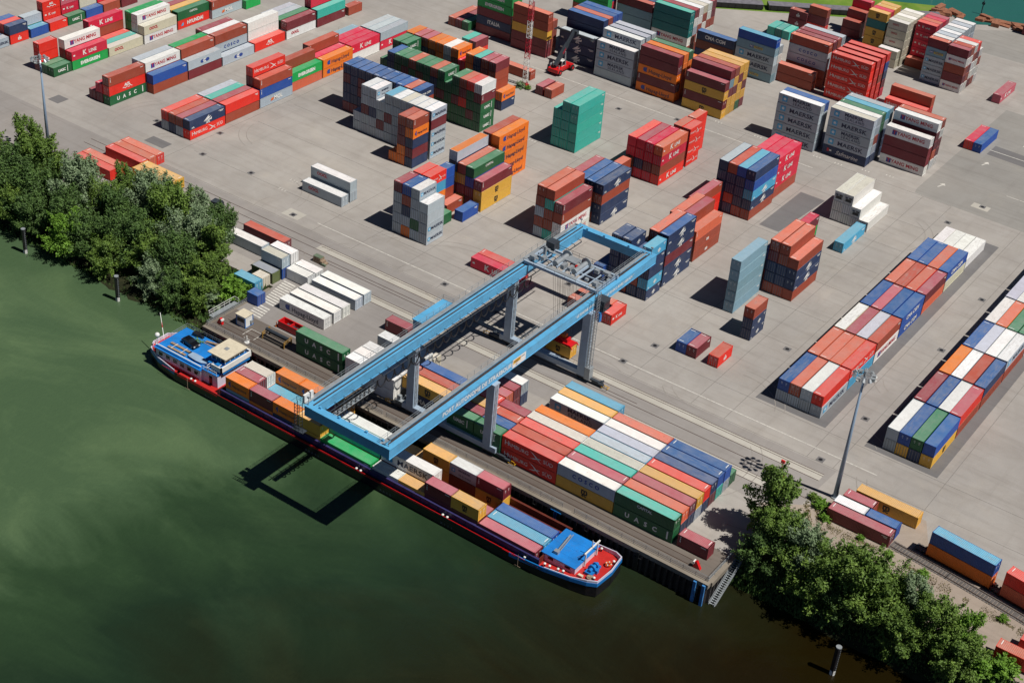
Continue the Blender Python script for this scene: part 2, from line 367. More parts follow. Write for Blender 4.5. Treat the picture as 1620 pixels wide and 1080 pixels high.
# manhole covers
mh = MB().cyl((0,0,0.0),(0,0,0.03),0.42,14); mh.box(-0.75,0.75,-0.75,0.75,0.0,0.022,1)
spots = [(-119.1,-10.2),(-6.3,17.8),(1.5,109),(-103,20),(-160,8),(-155,-3),(-60,-12),(-75,-10.5),(-30,-9.3),(16,-12),(17,6),(-52,36),(-55,8),(-22,90),(-2,95),(19,40),(18,66),(-95,92),(-46,62),(-80,97.6),(-150,64),(-176,2),(-140,-2),(12,122),(-28,0),(5,-30),(34,-33),(44,-33.5),(53,-36.5)]
m0 = None; MHS = []
for i, (x, y) in enumerate(spots):
    if m0 is None: o = m0 = mh.build('manhole_cover', [M['black'], M['asphalt']])
    else: o = m0.copy(); col.objects.link(o)
    o.location = (x, y, 0.004)
    MHS.append(o)
# tyre scuffs: curved dark rubber marks
b = MB(); rnd = random.Random(11)
for k in range(34):
    cx = rnd.uniform(-190,60); cy = rnd.choice([rnd.uniform(-30,0), rnd.uniform(-12,100), rnd.uniform(-6,-14)]); R = rnd.uniform(6,16); a0 = rnd.uniform(0,2*PI); da = rnd.uniform(0.5,1.5); n = 12
    if cy < -31 or cx > 18 and cy < -10: continue
    for off in (0, 1.9):
        for i in range(n):
            a = a0+da*i/n; c = a0+da*(i+1)/n; r0 = R+off; w = 0.14
            b.add([(cx+r0*math.cos(a),cy+r0*math.sin(a),.026),(cx+(r0+w)*math.cos(a),cy+(r0+w)*math.sin(a),.026),(cx+(r0+w)*math.cos(c),cy+(r0+w)*math.sin(c),.026),(cx+r0*math.cos(c),cy+r0*math.sin(c),.026)],[(0,1,2,3)])
structure(b, 'tyre_marks', plain('tyre scuff marks','8a847e',0.85,var=0.1,scale=0.5))
# -------- quay wall: steel sheet piling with a concrete capping beam
qw = empty('quay_wall', (-42,-56.3,0)); tag(qw, 'long dark sheet pile quay wall rising from the river behind the barge', 'quay wall')
def child(mb, name, mat, root, **k):
    o = mb.build(name, mat, **k); o.parent = root; o.location = Vector(o.location) - root.location; return o
b = MB(); x = -101.3; P = []
while x < 16.3:
    P += [(x,-56.35),(x+0.45,-56.35),(x+0.62,-56.85),(x+1.07,-56.85)]; x += 1.24
P.append((16.5,-56.35))
V = [(p[0],p[1],-0.75) for p in P]+[(p[0],p[1],-7.0) for p in P]; n = len(P)
b.add(V, [(i,n+i,n+i+1,i+1) for i in range(n-1)])
Pr = []; y = -56.35
while y < -44.5: Pr += [(16.5,y),(16.5,y+0.45),(16.95,y+0.62),(16.95,y+1.07)]; y += 1.24
V = [(p[0],p[1],-0.75) for p in Pr]+[(p[0],p[1],-7.0) for p in Pr]; n = len(Pr)
b.add(V, [(i,n+i,n+i+1,i+1) for i in range(n-1)])
Pl = [(-101.3-(0.4 if k % 2 else 0), -56.35+0.6*k) for k in range(32)]
V = [(p[0],p[1],-0.75) for p in Pl]+[(p[0],p[1],-7.0) for p in Pl]; n = len(Pl)
b.add(V, [(i,i+1,n+i+1,n+i) for i in range(n-1)])
child(b, 'sheet_piling', plain('tarred sheet piling', '2b2729', 0.6, 0.2, var=0.35, scale=1.2, dirt=0.4), qw)
b = MB().box(-101.5,16.8,-56.75,-55.75,-0.85,0.06); b.box(15.9,17.1,-55.75,-44.5,-0.85,0.06); b.box(-101.7,-100.9,-55.75,-37,-0.85,0.06)
child(b, 'capping_beam', concrete('capping concrete','7f776c','8d8579',0.5), qw)
b = MB()
for k in range(11): x = -98+11.2*k; b.box(x,x+0.5,-57.0,-56.7,-6.5,-0.3); b.box(x-0.5,x+1.0,-57.02,-56.86,-1.6,-1.45)
child(b, 'fender_post', M['black'], qw)
b = MB()
for x in (14.2, 15.9): b.box(x,x+0.55,-57.25,-56.9,-6.0,-0.1)
child(b, 'corner_fender', plain('blue fender paint','3c7fbd',0.5,var=0.2,dirt=0.5), qw)
b = MB()
for x in (-14.4,-13.9): b.beam((x,-57.15,-0.2),(x,-57.15,-4.8),0.08,0.08)
for k in range(14): b.beam((-14.4,-57.15,-0.5-k*0.31),(-13.9,-57.15,-0.5-k*0.31),0.05,0.05)
b.beam((-15.2,-57.1,-0.5),(-13.0,-57.1,-0.5),0.12,0.2)
child(b, 'ladder', M['hullblue'], qw)
# railings on the quay edge
def railing(name, pts, label, mat='galv', h=1.05, panel=True):
    o = MB().rail(pts, h, 2.4, 0.035, (0.35,0.7)); 
    r = o.build(name, M[mat]); tag(r, label, 'railing'); return r
railing('quay_railing', [(-100.9,-55.9,0.06),(-55,-55.9,0.06)], 'grey tubular railing along the quay edge beside the barge stern')
railing('quay_railing', [(-54,-55.9,0.06),(-13.5,-55.9,0.06)], 'grey tubular railing along the quay edge under the gantry crane')
railing('quay_railing', [(-11,-55.9,0.06),(16.3,-55.9,0.06)], 'grey tubular railing along the quay edge right of the barge bow')
railing('side_railing', [(16.3,-55.8,0.06),(16.3,-47.0,0.06)], 'grey railing across the right end of the quay')
railing('side_railing', [(-101.1,-55.8,0.06),(-101.1,-43,0.06)], 'grey railing across the left end of the quay beside the trees')
# stairs down to the water at the right end
st = empty('quay_stairs', (17.8,-51,0)); tag(st, 'galvanised steel stairs going down to the river at the right end of the quay', 'stairs')
b = MB()
for x in (17.15, 18.25): b.beam((x,-46.8,0.0),(x,-56.0,-4.9),0.08,0.3)
child(b, 'stringer', M['galv'], st)
b = MB()
for k in range(24): t = (k+0.5)/24; b.box(17.15,18.25,-46.8-9.2*t-0.13,-46.8-9.2*t+0.13,-4.9*t-0.02,-4.9*t+0.03)
b.box(17.0,18.4,-46.9,-45.3,-0.05,0.02)
child(b, 'tread', M['galv'], st)
b = MB()
for x in (17.15, 18.25):
    b.beam((x,-46.8,1.0),(x,-56.0,-3.9),0.07,0.07); b.beam((x,-46.8,0.5),(x,-56.0,-4.4),0.05,0.05)
    for k in range(7): t = k/6; b.beam((x,-46.8-9.2*t,-4.9*t),(x,-46.8-9.2*t,-4.9*t+1.0),0.06,0.06)
child(b, 'handrail', M['galv'], st)
# gangway at the left end
st = empty('access_gangway', (-103.5,-51,0)); tag(st, 'pale steel gangway with handrails hanging off the left end of the quay', 'gangway')
b = MB()
b.box(-103.4,-102.2,-53.0,-45.5,-0.1,0.02)
child(b, 'walkway', M['galv'], st)
b = MB().rail([(-102.2,-53,0),(-103.4,-53,0),(-103.4,-45.5,0),(-102.2,-45.5,0)], 1.1, 1.5, 0.04)
child(b, 'handrail', M['white'], st)
# ================================================================ MOORING DOLPHINS
def dolphin(x, y, label):
    r = empty('mooring_pile', (x,y,-4.6)); r.scale = (.72,.72,1); tag(r, label, 'mooring pile', 'mooring piles standing in the river')
    MB().cyl((0,0,-2),(0,0,6.0),0.55,14).build('pile', M['black'], r)
    b = MB()
    for k in range(4):
        a = PI/2*k+0.4; b.cyl((0.5*math.cos(a),0.5*math.sin(a),-2),(0.5*math.cos(a),0.5*math.sin(a),5.6),0.2,8)
    b.build('fender_tube', M['hull'], r)
    MB().cyl((0,0,-1),(0,0,0.9),0.66,14).build('white_band', M['white'], r)
    MB().cyl((0,0,6.0),(0,0,6.15),0.7,14).build('cap', M['galv'], r)
    b = MB()
    for k in range(12): b.beam((0.62,-0.2,0.4+k*0.45),(0.62,0.2,0.4+k*0.45),0.05,0.05)
    b.beam((0.62,-0.2,0.2),(0.62,-0.2,5.8),0.06,0.06); b.beam((0.62,0.2,0.2),(0.62,0.2,5.8),0.06,0.06)
    b.build('ladder', M['galv'], r)
    return r
dolphin(-155.6,-56.8,'dark mooring pile in the water, leftmost of the three, beside a leaning tree')
dolphin(-126.5,-56.7,'dark mooring pile in the water between the left trees and the barge stern')
dolphin(41.0,-57.0,'dark mooring pile in the brown water at the lower right')
# ================================================================ SHIPPING CONTAINERS
CW, CH = 2.438, 2.591
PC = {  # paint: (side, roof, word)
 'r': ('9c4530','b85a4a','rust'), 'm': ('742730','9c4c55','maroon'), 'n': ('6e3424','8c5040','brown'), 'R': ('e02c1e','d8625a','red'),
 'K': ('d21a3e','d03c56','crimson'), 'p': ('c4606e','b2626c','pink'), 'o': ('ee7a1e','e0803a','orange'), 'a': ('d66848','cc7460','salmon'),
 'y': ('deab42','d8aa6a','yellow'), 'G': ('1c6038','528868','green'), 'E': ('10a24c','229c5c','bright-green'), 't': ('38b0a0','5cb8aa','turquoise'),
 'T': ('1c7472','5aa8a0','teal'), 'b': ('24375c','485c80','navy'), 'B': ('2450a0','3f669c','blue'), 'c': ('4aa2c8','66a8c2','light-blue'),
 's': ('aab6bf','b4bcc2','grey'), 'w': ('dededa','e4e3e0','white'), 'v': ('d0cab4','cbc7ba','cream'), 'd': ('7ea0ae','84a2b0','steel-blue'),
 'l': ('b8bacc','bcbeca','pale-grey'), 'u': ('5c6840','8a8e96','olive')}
LG = {'M':'navy lettering','S':'two-line lettering','H':'white bird logo','K':'white lettering','L':'dark lettering','Y':'red lettering','C':'spaced blue lettering',
 'U':'spaced white lettering','u':'bold white lettering','E':'white lettering','F':'white script','X':'black square logo','O':'small red lettering','V':'small white lettering',
 'D':'white lettering','A':'white eagle logo','T':'white stamp logo','G':'white lettering','N':'yellow panel','I':'white lettering','h':'white lettering','W':'white wave logo','J':'blue oval logo'}
def cmesh(L, kind):
    h = L/2; w = CW/2; b = MB()
    if kind in ('body+', 'body-'):
        for sx in (-1, 1):
            for sy in (-1, 1):
                x = sx*h; y = sy*w; b.box(min(x,x-sx*.16),max(x,x-sx*.16),min(y,y-sy*.14),max(y,y-sy*.14),0.03,CH-.02)
                for z in (0, CH-.12): b.box(min(x+sx*.004,x-sx*.18),max(x+sx*.004,x-sx*.18),min(y+sy*.004,y-sy*.16),max(y+sy*.004,y-sy*.16),z-(.004 if z else 0),z+.124 if z else .12,1)
        for sy in (-1, 1):
            y = sy*w
            b.box(-h+.16,h-.16,min(y-sy*.02,y-sy*.07),max(y-sy*.02,y-sy*.07),0.08,.19); b.box(-h+.16,h-.16,min(y-sy*.02,y-sy*.07),max(y-sy*.02,y-sy*.07),CH-.11,CH-.035)
            yo, yi = y-sy*.012, y-sy*.052; x = -h+.16; pts = []
            while x < h-.17:
                pts += [(x,yo),(x+.07,yo),(x+.14,yi),(x+.21,yi)]; x += .28
            pts.append((h-.16,yo)); n = len(pts)
            V = [(p[0],p[1],.17) for p in pts]+[(p[0],p[1],CH-.09) for p in pts]
            F = [(i,i+1,n+i+1,n+i) for i in range(n-1)]
            b.add(V, F if sy < 0 else [f[::-1] for f in F])
        e = -1 if kind == 'body+' else 1      # the closed, corrugated end
        xo, xi = e*(h-.012), e*(h-.05); y = -w+.14; pts = []
        while y < w-.15: pts += [(xo,y),(xo,y+.08),(xi,y+.14),(xi,y+.22)]; y += .28
        pts.append((xo,w-.14)); n = len(pts)
        V = [(p[0],p[1],.15) for p in pts]+[(p[0],p[1],CH-.1) for p in pts]
        F = [(i,i+1,n+i+1,n+i) for i in range(n-1)]
        b.add(V, F if e > 0 else [f[::-1] for f in F])
        for ex in (-1, 1): b.box(min(ex*h,ex*h-ex*.08),max(ex*h,ex*h-ex*.08),-w+.14,w-.14,0.07,.17); b.box(min(ex*h,ex*h-ex*.08),max(ex*h,ex*h-ex*.08),-w+.14,w-.14,CH-.12,CH-.035)
        b.box(-h+.1,h-.1,-w+.08,w-.08,.12,.16)
        e = -e; d = .55 if False else .03
        b.box(min(e*(h-.10),e*(h-.14)),max(e*(h-.10),e*(h-.14)),-w+.14,w-.14,.15,CH-.1)
    elif kind == 'roof':
        z0, z1 = CH-.062, CH-.038; x = -h+.3; pts = [(-h+.08,z1),(-h+.28,z1)]
        while x < h-.35: pts += [(x,z0),(x+.10,z0),(x+.15,z1),(x+.26,z1)]; x += .30
        pts += [(h-.28,z1),(h-.08,z1)]; n = len(pts)
        V = [(p[0],-w+.07,p[1]) for p in pts]+[(p[0],w-.07,p[1]) for p in pts]
        b.add(V, [(i,i+1,n+i+1,n+i) for i in range(n-1)])
    elif kind == 'roofmark':      # roof with white handling marks at both ends
        b2 = MB(); 
        z0, z1 = CH-.062, CH-.038; x = -h+.3; pts = [(-h+.08,z1),(-h+.28,z1)]
        while x < h-.35: pts += [(x,z0),(x+.10,z0),(x+.15,z1),(x+.26,z1)]; x += .30
        pts += [(h-.28,z1),(h-.08,z1)]; n = len(pts)
        V = [(p[0],-w+.07,p[1]) for p in pts]+[(p[0],w-.07,p[1]) for p in pts]
        b.add(V, [(i,i+1,n+i+1,n+i) for i in range(n-1)])
        for e in (-1, 1): b.box(e*(h-.55)-.07,e*(h-.55)+.07,-.2,.95,CH-.045,CH-.030,1)
    elif kind in ('door+', 'door-', 'doorw+', 'doorw-'):
        e = 1 if kind.endswith('+') else -1   # one leaf, hinged at +y; the second leaf is mirrored by rotation-free offset
        x = e*(h-.05)
        b.box(min(x,x-e*.04),max(x,x-e*.04),.008,w-.15,.16,CH-.11)
        for y in (.22,.78):
            b.beam((x+e*.03,y,.14),(x+e*.03,y,CH-.09),.045,.045,1)
            for z in (.35,1.1,1.9,CH-.3): b.box(min(x,x+e*.03),max(x,x+e*.03),y-.07,y+.07,z,z+.07,1)
        b.box(min(x,x+e*.05),max(x,x+e*.05),.22,.62,1.12,1.17,1)
        for z in (.3,.9,1.6,2.2): b.box(min(x,x+e*.02),max(x,x+e*.02),w-.25,w-.15,z,z+.12,0)
        b.box(min(x,x+e*.012),max(x,x+e*.012),.34,.66,1.9,1.96,2); b.box(min(x,x+e*.012),max(x,x+e*.012),.34,.66,1.72,1.78,2); b.box(min(x,x+e*.012),max(x,x+e*.012),.34,.6,1.45,1.5,2)
    return b
_mc = {}
def get_cmesh(L, kind):
    k = (L, kind)
    if k not in _mc:
        if kind.startswith('body'): mats = [M['paint'], M['paint']]
        elif kind == 'roof': mats = [M['paint_roof']]
        elif kind == 'roofmark': mats = [M['paint_roof'], M['whitetxt']]
        else: mats = [M['paint'], M['paint'] if not kind.startswith('doorw') else M['galv'], M['whitetxt']]
        if kind.endswith('2'):
            bb = cmesh(L, kind[:-1]); bb.v = [(x,-y,z) for x,y,z in bb.v]; bb.f = [f[::-1] for f in bb.f]
        else: bb = cmesh(L, kind)
        _mc[k] = bb.mesh('container_'+kind.rstrip('+-2'), mats)
    return _mc[k]
_tc = {}
def text_geo(s, size, bold=0.0, shear=0.0, space=1.0):
    k = (s, size, bold, shear, space)
    if k not in _tc:
        cu = bpy.data.curves.new('txt', 'FONT'); cu.body = s; cu.size = size; cu.offset = bold; cu.shear = shear; cu.space_character = space
        cu.resolution_u = 2; cu.align_x = 'CENTER'; cu.align_y = 'CENTER'; cu.fill_mode = 'FRONT'
        ob = bpy.data.objects.new('txt', cu); me = bpy.data.meshes.new_from_object(ob)
        _tc[k] = ([tuple(v.co) for v in me.vertices], [tuple(p.vertices) for p in me.polygons])
        bpy.data.objects.remove(ob); bpy.data.meshes.remove(me); bpy.data.curves.remove(cu)
    return _tc[k]
TM = ['whitetxt','navytxt','redtxt','bluetxt','sky','blacktxt','yeltxt','orange']
WH,NV,RD,BL,SK,BK,YL,OR = range(8)
def put_text(b, s, x, z, size, m, bold=0.02, shear=0.0, space=1.0, sx=1.0, y=0.0, part=None):
    V, F = text_geo(s, size, bold, shear, space); (b[part or ('lettering' if y == 0.0 else 'emblem')]).add([(x+v[0]*sx, y, z+v[1]) for v in V], F, m)
def poly(b, pts, m, y=0.0, part=None): b[part or ('corner_marking' if abs(pts[0][0]) > b['h']-2.2 else 'emblem')].add([(p[0],y,p[1]) for p in pts], [tuple(range(len(pts)))], m)
def star(b, x, z, r, m, y=-.003):
    P = []
    for k in range(14): a = PI/2+2*PI*k/14; q = r if k % 2 == 0 else r*.38; P.append((x+q*math.cos(a), z+q*math.sin(a)))
    n = len(P); b['emblem'].add([(x,y,z)]+[(p[0],y,p[1]) for p in P], [(0,1+i,1+(i+1)%n) for i in range(n)], m)
def logo(L, c):
    S = L < 8; k = .52 if S else 1.0; h = L/2; b = {'lettering':MB(), 'emblem':MB(), 'corner_marking':MB(), 'h':h}
    if c in 'MS':
        q = .72 if not S else .42; x = -4.2*k; poly(b, [(x-q,1.32-q),(x+q,1.32-q),(x+q,1.32+q),(x-q,1.32+q)], SK); star(b, x, 1.32, q*.8, WH)
        if c == 'M': put_text(b, 'MAERSK', 1.15*k, 1.25, 1.6*k*(1.2 if S else 1), NV, .035*k, sx=1.18, space=1.03)
        else: put_text(b, 'MAERSK', .6*k, 1.75, 1.2*k, NV, .03*k, sx=1.2); put_text(b, 'SEALAND', .9*k, .75, 1.05*k, NV, .012*k, space=1.3)
    elif c == 'H':
        put_text(b, 'H', -5.0*k, 1.4, 1.5*k, WH, .0); put_text(b, 'AMBURG', -2.45*k, 1.3, 1.15*k, WH, .0); put_text(b, 'SÜD', 4.2*k, 1.15, 1.15*k, WH, .0)
        poly(b, [(.1*k,2.2),(.9*k,1.85),(1.7*k,1.35),(2.8*k,.35),(1.5*k,1.15),(.9*k,1.65)], WH); poly(b, [(.2*k,.62),(1.2*k,.95),(2.0*k,1.3),(2.7*k,1.32),(1.9*k,1.02),(1.2*k,.72)], WH)
    elif c == 'K':
        put_text(b, 'K', -1.75*k, 1.35, 1.9*k, WH, .05*k); put_text(b, 'LINE', 1.0*k, 1.25, 1.35*k, WH, .035*k); poly(b, [(-h+.5,1.2),(-h+1.1,1.2),(-h+1.1,1.6),(-h+.5,1.6)], WH)
    elif c == 'L':
        x = -3.9*k; b['emblem'].add([(x+.62*k*math.cos(a)-.0,0,1.35+.62*k*math.sin(a)) for a in [2*PI*i/12 for i in range(12)]], [tuple(range(12))], BL)
        poly(b, [(x+.1*k,.75),(x+.75*k,.75),(x+.3*k,1.35),(x+.75*k,1.95),(x+.1*k,1.95),(x-.2*k,1.35)], BL, -.002)
        put_text(b, 'Hapag-Lloyd', .9*k, 1.2, 1.45*k, NV, .02*k)
    elif c == 'Y':
        x = -3.6*k; q = .62*k; poly(b, [(x-q,1.3-q),(x+q,1.3-q),(x+q,1.3+q),(x-q,1.3+q)], BL); put_text(b, 'T', x, 1.3, 1.5*k, RD, .06*k, y=-.003)
        put_text(b, 'YANG MING', .9*k, 1.3, 1.35*k, RD, .03*k)
    elif c == 'C': put_text(b, 'COSCO', 0, 1.25, 1.15*k, BL, .045*k, space=1.75)
    elif c == 'U': put_text(b, 'UASC', -.4, 1.3, 1.35*k, WH, .05*k, space=2.6); poly(b, [(h-1.2,.5),(h-.9,.5),(h-.9,2.2),(h-1.2,2.2)], WH)
    elif c == 'u': put_text(b, 'UASC', -.3, 1.3, 1.9*k, WH, .09*k); poly(b, [(2.9*k,.5),(3.25*k,.5),(3.25*k,2.2),(2.9*k,2.2)], WH)
    elif c == 'E': put_text(b, 'EVERGREEN', 0, 1.3, 1.25*k, WH, .07*k)
    elif c == 'F':
        put_text(b, 'Safmarine', .6, 1.3, 1.6*k, WH, .0, shear=.45); poly(b, [(-4.9,1.0),(-4.3,1.0),(-4.3,1.9),(-4.9,1.9)], RD); poly(b, [(-4.2,1.2),(-3.6,1.2),(-3.6,1.6),(-4.2,1.6)], WH)
    elif c == 'X': put_text(b, 'm', 0, 1.68, 1.9*max(k,.75), BK, .06, sx=1.0); put_text(b, 'sc', 0, .95, 1.3*max(k,.75), BK, .06, sx=1.0)
    elif c == 'O': put_text(b, 'OOCL', -2.6*k if not S else -.6, 1.45, 1.1*k*(1.2 if S else 1), RD, .05*k)
    elif c == 'V': put_text(b, 'CAPITAL', 0, 1.7, .8*k, WH, .02)
    elif c == 'D': put_text(b, 'MOL', .6*k, 1.3, 1.5*k, WH, .06*k); poly(b, [(-2.3*k,.9),(-1.3*k,.9),(-1.0*k,1.6),(-1.9*k,1.6)], OR)
    elif c == 'A':
        s = k*1.1; z0 = 1.25
        poly(b, [(-1.3*s,z0-.35*s),(.6*s,z0+.95*s),(.35*s,z0+.35*s),(1.2*s,z0+.55*s),(.5*s,z0-.05*s)], WH); poly(b, [(-1.0*s,z0-.45*s),(.9*s,z0-.12*s),(1.35*s,z0+.2*s),(1.3*s,z0-.42*s)], WH)
        put_text(b, 'APL', .1*s, z0-.8*s, .75*s, WH, .03, shear=.2); put_text(b, 'APL', -h+1.0*k+.1, .5, .5*k+.1, WH, .02, part='corner_marking')
        poly(b, [(h-2.0*k-.2,2.2),(h-.4,2.2),(h-.4,2.08),(h-2.0*k-.2,2.08)], WH); poly(b, [(h-1.6*k-.2,1.95),(h-.7,1.95),(h-.7,1.8),(h-1.6*k-.2,1.8)], WH)
    elif c == 'T':
        z0 = 1.3; s = .55; poly(b, [(-s,z0-s),(s,z0-s),(s,z0+.1),(-s,z0+.1)], WH); put_text(b, 'tex', 0, z0-.22, .5, RD, .01, y=-.003); poly(b, [(-.3,z0+.25),(0,z0+.62),(.3,z0+.25)], OR if not S else WH)
    elif c == 'G': put_text(b, 'CMA CGM', 0, 1.25, 1.45*k, WH, .05*k); 
    elif c == 'N': poly(b, [(-2.0,.95),(-.6,.95),(-.6,1.6),(-2.0,1.6)], BL); put_text(b, 'P&O', -1.3, 1.28, .6, WH, .02, y=-.003); poly(b, [(-.6,.95),(2.2,.95),(2.2,1.6),(-.6,1.6)], YL); put_text(b, 'Nedlloyd', .8, 1.3, .62, BL, .015, y=-.003)
    elif c == 'I': put_text(b, 'ITALIA', 0, 1.3, 1.5, WH, .05)
    elif c == 'h': put_text(b, 'HYUNDAI', .5, 1.3, 1.4, WH, .06); poly(b, [(-5.0,.9),(-4.1,.9),(-3.9,1.7),(-4.4,1.7)], SK)
    elif c == 'W': put_text(b, 'ACL', 0, 1.65, 1.0*max(k,.7), WH, .07); P = [(-1.6+.2*i, .85+.16*math.sin(i*1.1)) for i in range(17)]; [poly(b, [P[i],P[i+1],(P[i+1][0],P[i+1][1]+.18),(P[i][0],P[i][1]+.18)][::1], WH) for i in range(16)]
    elif c == 'J':
        for dx in (-.9,0,.9): b['emblem'].add([(dx+.75*math.cos(a),-.001*abs(dx+1),1.3+.5*math.sin(a)) for a in [2*PI*i/14 for i in range(14)]], [tuple(range(14))], BL if dx else WH)
        put_text(b, 'NYK', 0, 1.3, .5, BL, .02, y=-.004)
    elif c == 'Z':   # small vertical owner code near the left corner post
        for i, t in enumerate('TEX'): put_text(b, t, -h+.55, 2.1-.42*i, .45, WH, .02, part='corner_marking')
        poly(b, [(h-1.5,2.1),(h-.5,2.1),(h-.5,2.25),(h-1.5,2.25)], WH)
    elif c == 'z': poly(b, [(h-1.6,2.05),(h-.5,2.05),(h-.5,2.2),(h-1.6,2.2)], WH); poly(b, [(h-1.2,1.8),(h-.5,1.8),(h-.5,1.92),(h-1.2,1.92)], WH)
    return b
_lg = {}
def logo_parts(L, c):
    """name of the part -> (MB, mesh) for one kind of lettering"""
    if (L, c) not in _lg:
        d = logo(L, c); r = {}
        for nm in ('lettering', 'emblem', 'corner_marking'):
            b = d[nm]
            if not b.f: continue
            b.v = [(x, -CW/2-.004+y, z) for x,y,z in b.v]; r[nm] = (b, b.mesh('container_'+nm, [M[t] for t in TM]))
        _lg[(L,c)] = r
    return _lg[(L,c)]
BLOCKS = []
def blk(phrase, ori, xr, y0, L, spec, h=CH, pitch=2.5, z0=0.02, grp='yard', step=None):
    BLOCKS.append((phrase, ori, xr, y0, L, spec, h, pitch, z0, grp))
F40, F20 = 12.19, 6.06
# --- stacks with their long side to the river (X), far rows
blk('leftmost pair below salmon tower','X',-44.0,105.8,F40,'s:M s:M s:M s:M s:S^w|b b s s B')
blk('middle tower with script bottom','X',-30.0,107.6,F40,'b:F s:M s:S s:M s:S^v|b s r s s^w|b b b G G|b b b s c|b b b d d^s')
blk('red-lettered tower','X',-16.6,113.6,F40,'w:Y m m w:Y',pitch=2.6)
blk('back of red-lettered tower','X',-17.0,118.2,F40,'w a m m w:Y|w m m w r^a',pitch=2.6)
blk('low pair behind red-lettered tower','X',-29.8,146.0,F40,'R:H|R r^a',h=2.9,pitch=2.7)
blk('big bright red block','X',-45.6,140.6,F40,'R:H R:H R:H R:H R:H|R R R R R|R R r R R|K m b B R',pitch=3.4)
blk('low front of blue-lettered block','X',-61.6,140.4,F40,'r r:Z^a')
blk('blue-lettered block','X',-60.2,144.4,F40,'r r s:C s:C r:Z^a|r r m m m|r r m m r^m|r r m s s',pitch=2.7)
blk('sky-blue topped block','X',-72.7,136.8,F40,'d:N s:M s:M d:N B^c|s s w s')
blk('block behind yellow block','X',-86.4,138.6,F40,'b n b:G^B')
blk('low front of yellow block','X',-71.4,105.8,F40,'y:X m:Z y:X m:Z^p')
blk('yellow topped block','X',-71.6,108.4,F40,'y y m d m|y y m y r|G y y m y|m y m y y',pitch=2.55)
blk('orange banded block','X',-86.2,106.0,F40,'o:L m:Z o:L m m|o o a o o|a m o o G',pitch=2.7)
blk('back of orange banded block','X',-84.2,114.8,F40,'o a o o')
blk('low front of white-roofed block','X',-100.0,105.9,F40,'s s:S s:M s:S^w')
blk('white-roofed block','X',-100.0,108.6,F40,'s s s s s:M^w|s s s s s^l|s s s s s^l',pitch=2.9)
blk('navy block by reach stacker','X',-114.2,108.7,F40,'b:A b:A b:A^s',h=2.9)
blk('navy block behind reach stacker','X',-114.6,112.6,F40,'b b b b b^B|r b r r r^a|b B b b B|b b b B B')
blk('turquoise fronted block','X',-100.2,136.5,F40,'r w:Y T T T^t|n r s w m|r w r w w|v w w r v|w w r w w|n w r m m',pitch=2.55)
blk('dark block left of turquoise','X',-114.4,139.4,F40,'n d d m^r|b d d b|m d b b')
blk('green topped block','X',-142.0,107.0,F40,'m b:I m E:E E:E|n m m E E')
blk('brown block by radio mast','X',-128.2,105.2,F40,'m m y r r^a|r r r r')
blk('block at top edge by mast','X',-127.6,136.0,F40,'m r E E|m r K B')
blk('far low maroon pair','X',-83.6,180.8,F20,'m:T m:T^r')
blk('far tower beside maroon pair','X',-77.6,181.4,F20,'R m r^a')
blk('steps beside far yellow block','X',-68.0,185.6,F20,'m m^r|n n m^r|n n n K')
blk('far yellow block','X',-58.0,178.8,F20,'y y:X y:X T y:X|y y y y K|y y y y y|y y y y y')
blk('low front of cream block','X',-50.8,173.2,F20,'v v^w')
blk('far cream block','X',-50.4,176.0,F20,'v v v:O v:O v:O^w|v v v v v|v v v v v^w|v v v v v|v v v v v^w')
blk('far crimson block','X',-43.7,178.2,F20,'r^a')
blk('far tall crimson block','X',-43.6,180.9,F20,'n K:K K:K K:K K:K^R|K K K K p^a|K K K K K|K K K K p')
blk('far grey-roofed block','X',-36.1,171.6,F20,'s:M s:M s:M d:N m^a|'+'|'.join(['s s s s s^w','s s s s s','s w s s s^w','s s s s s','s s s w s^w','s s s s s','s s s s s^w']),pitch=2.65)
blk('far mixed block','X',-29.6,170.6,F20,'w:Y m r w:Y m^p|w r m w r|m w w r w|r w w m R|w w r w')
blk('lone pink at far right','Y',-18.0,172.2,F40,'p:K')
blk('pair at right on asphalt','Y',-10.2,137.5,F40,'R^K|B')
blk('far right edge by basin','X',-20.0,229.0,F40,'m m')
blk('far turquoise trio','Y',-83.4,169.4,F20,'t|T|t')
# --- middle rows, long side to the right (Y)
blk('leftmost trio by dark tower','Y',-155.3,104.9,F40,'r^a|m|G')
blk('orange-footed tower','Y',-113.5,26.3,F20,'o|o o m m r|b m b o:L r:Z^a',pitch=2.46)
blk('long grey tower row','Y',-113.4,33.2,F20,'s s|s s m s s^w|s s b s s:S^w|s m s s^w|s s m s s^c|s s s s s^w|s b s s s^v|s s s m s^w|s s s s s^w|s:M s:M s:M m s:M^w',pitch=2.48)
blk('long blue-roofed row','Y',-122.6,39.8,F20,'m b b m b^B|m b b b b^B|b b m m b^B|b b b b b^B|b b b b b^B|b b b b b^B|b b b m b^B|b m b b B|b b b b r^a|b b r r b:G^B',pitch=2.48)
blk('long green-roofed row','Y',-113.4,53.8,F20,'G G b G|G b m b b^B|G G b G G|n G G m G|G b n G r^a|G m G n G|m G b G G|G G n b r^a|G G m G G:u|G G G G|G G m G G|G G R m r^a|G m G G R|G:u G:u G:u m:Z w',pitch=2.37)
blk('green pair behind green row','Y',-143.3,60.8,F20,'G G G G G|G G G G:u G:u')
blk('long orange-roofed row','Y',-131.3,67.5,F20,'o n r o o|m b r n r^p|m m o b r^p|o n o n o|b o n o o|b n o s w|n o b n o:L',pitch=2.55)
blk('right end of orange-roofed row','Y',-119.0,67.5,F20,'n r m K|o b o o o|o b n b b^t|b n b m r^p|r r r r m^p')
blk('pair behind orange-roofed row','Y',-141.9,90.2,F20,'m t|R m^p')
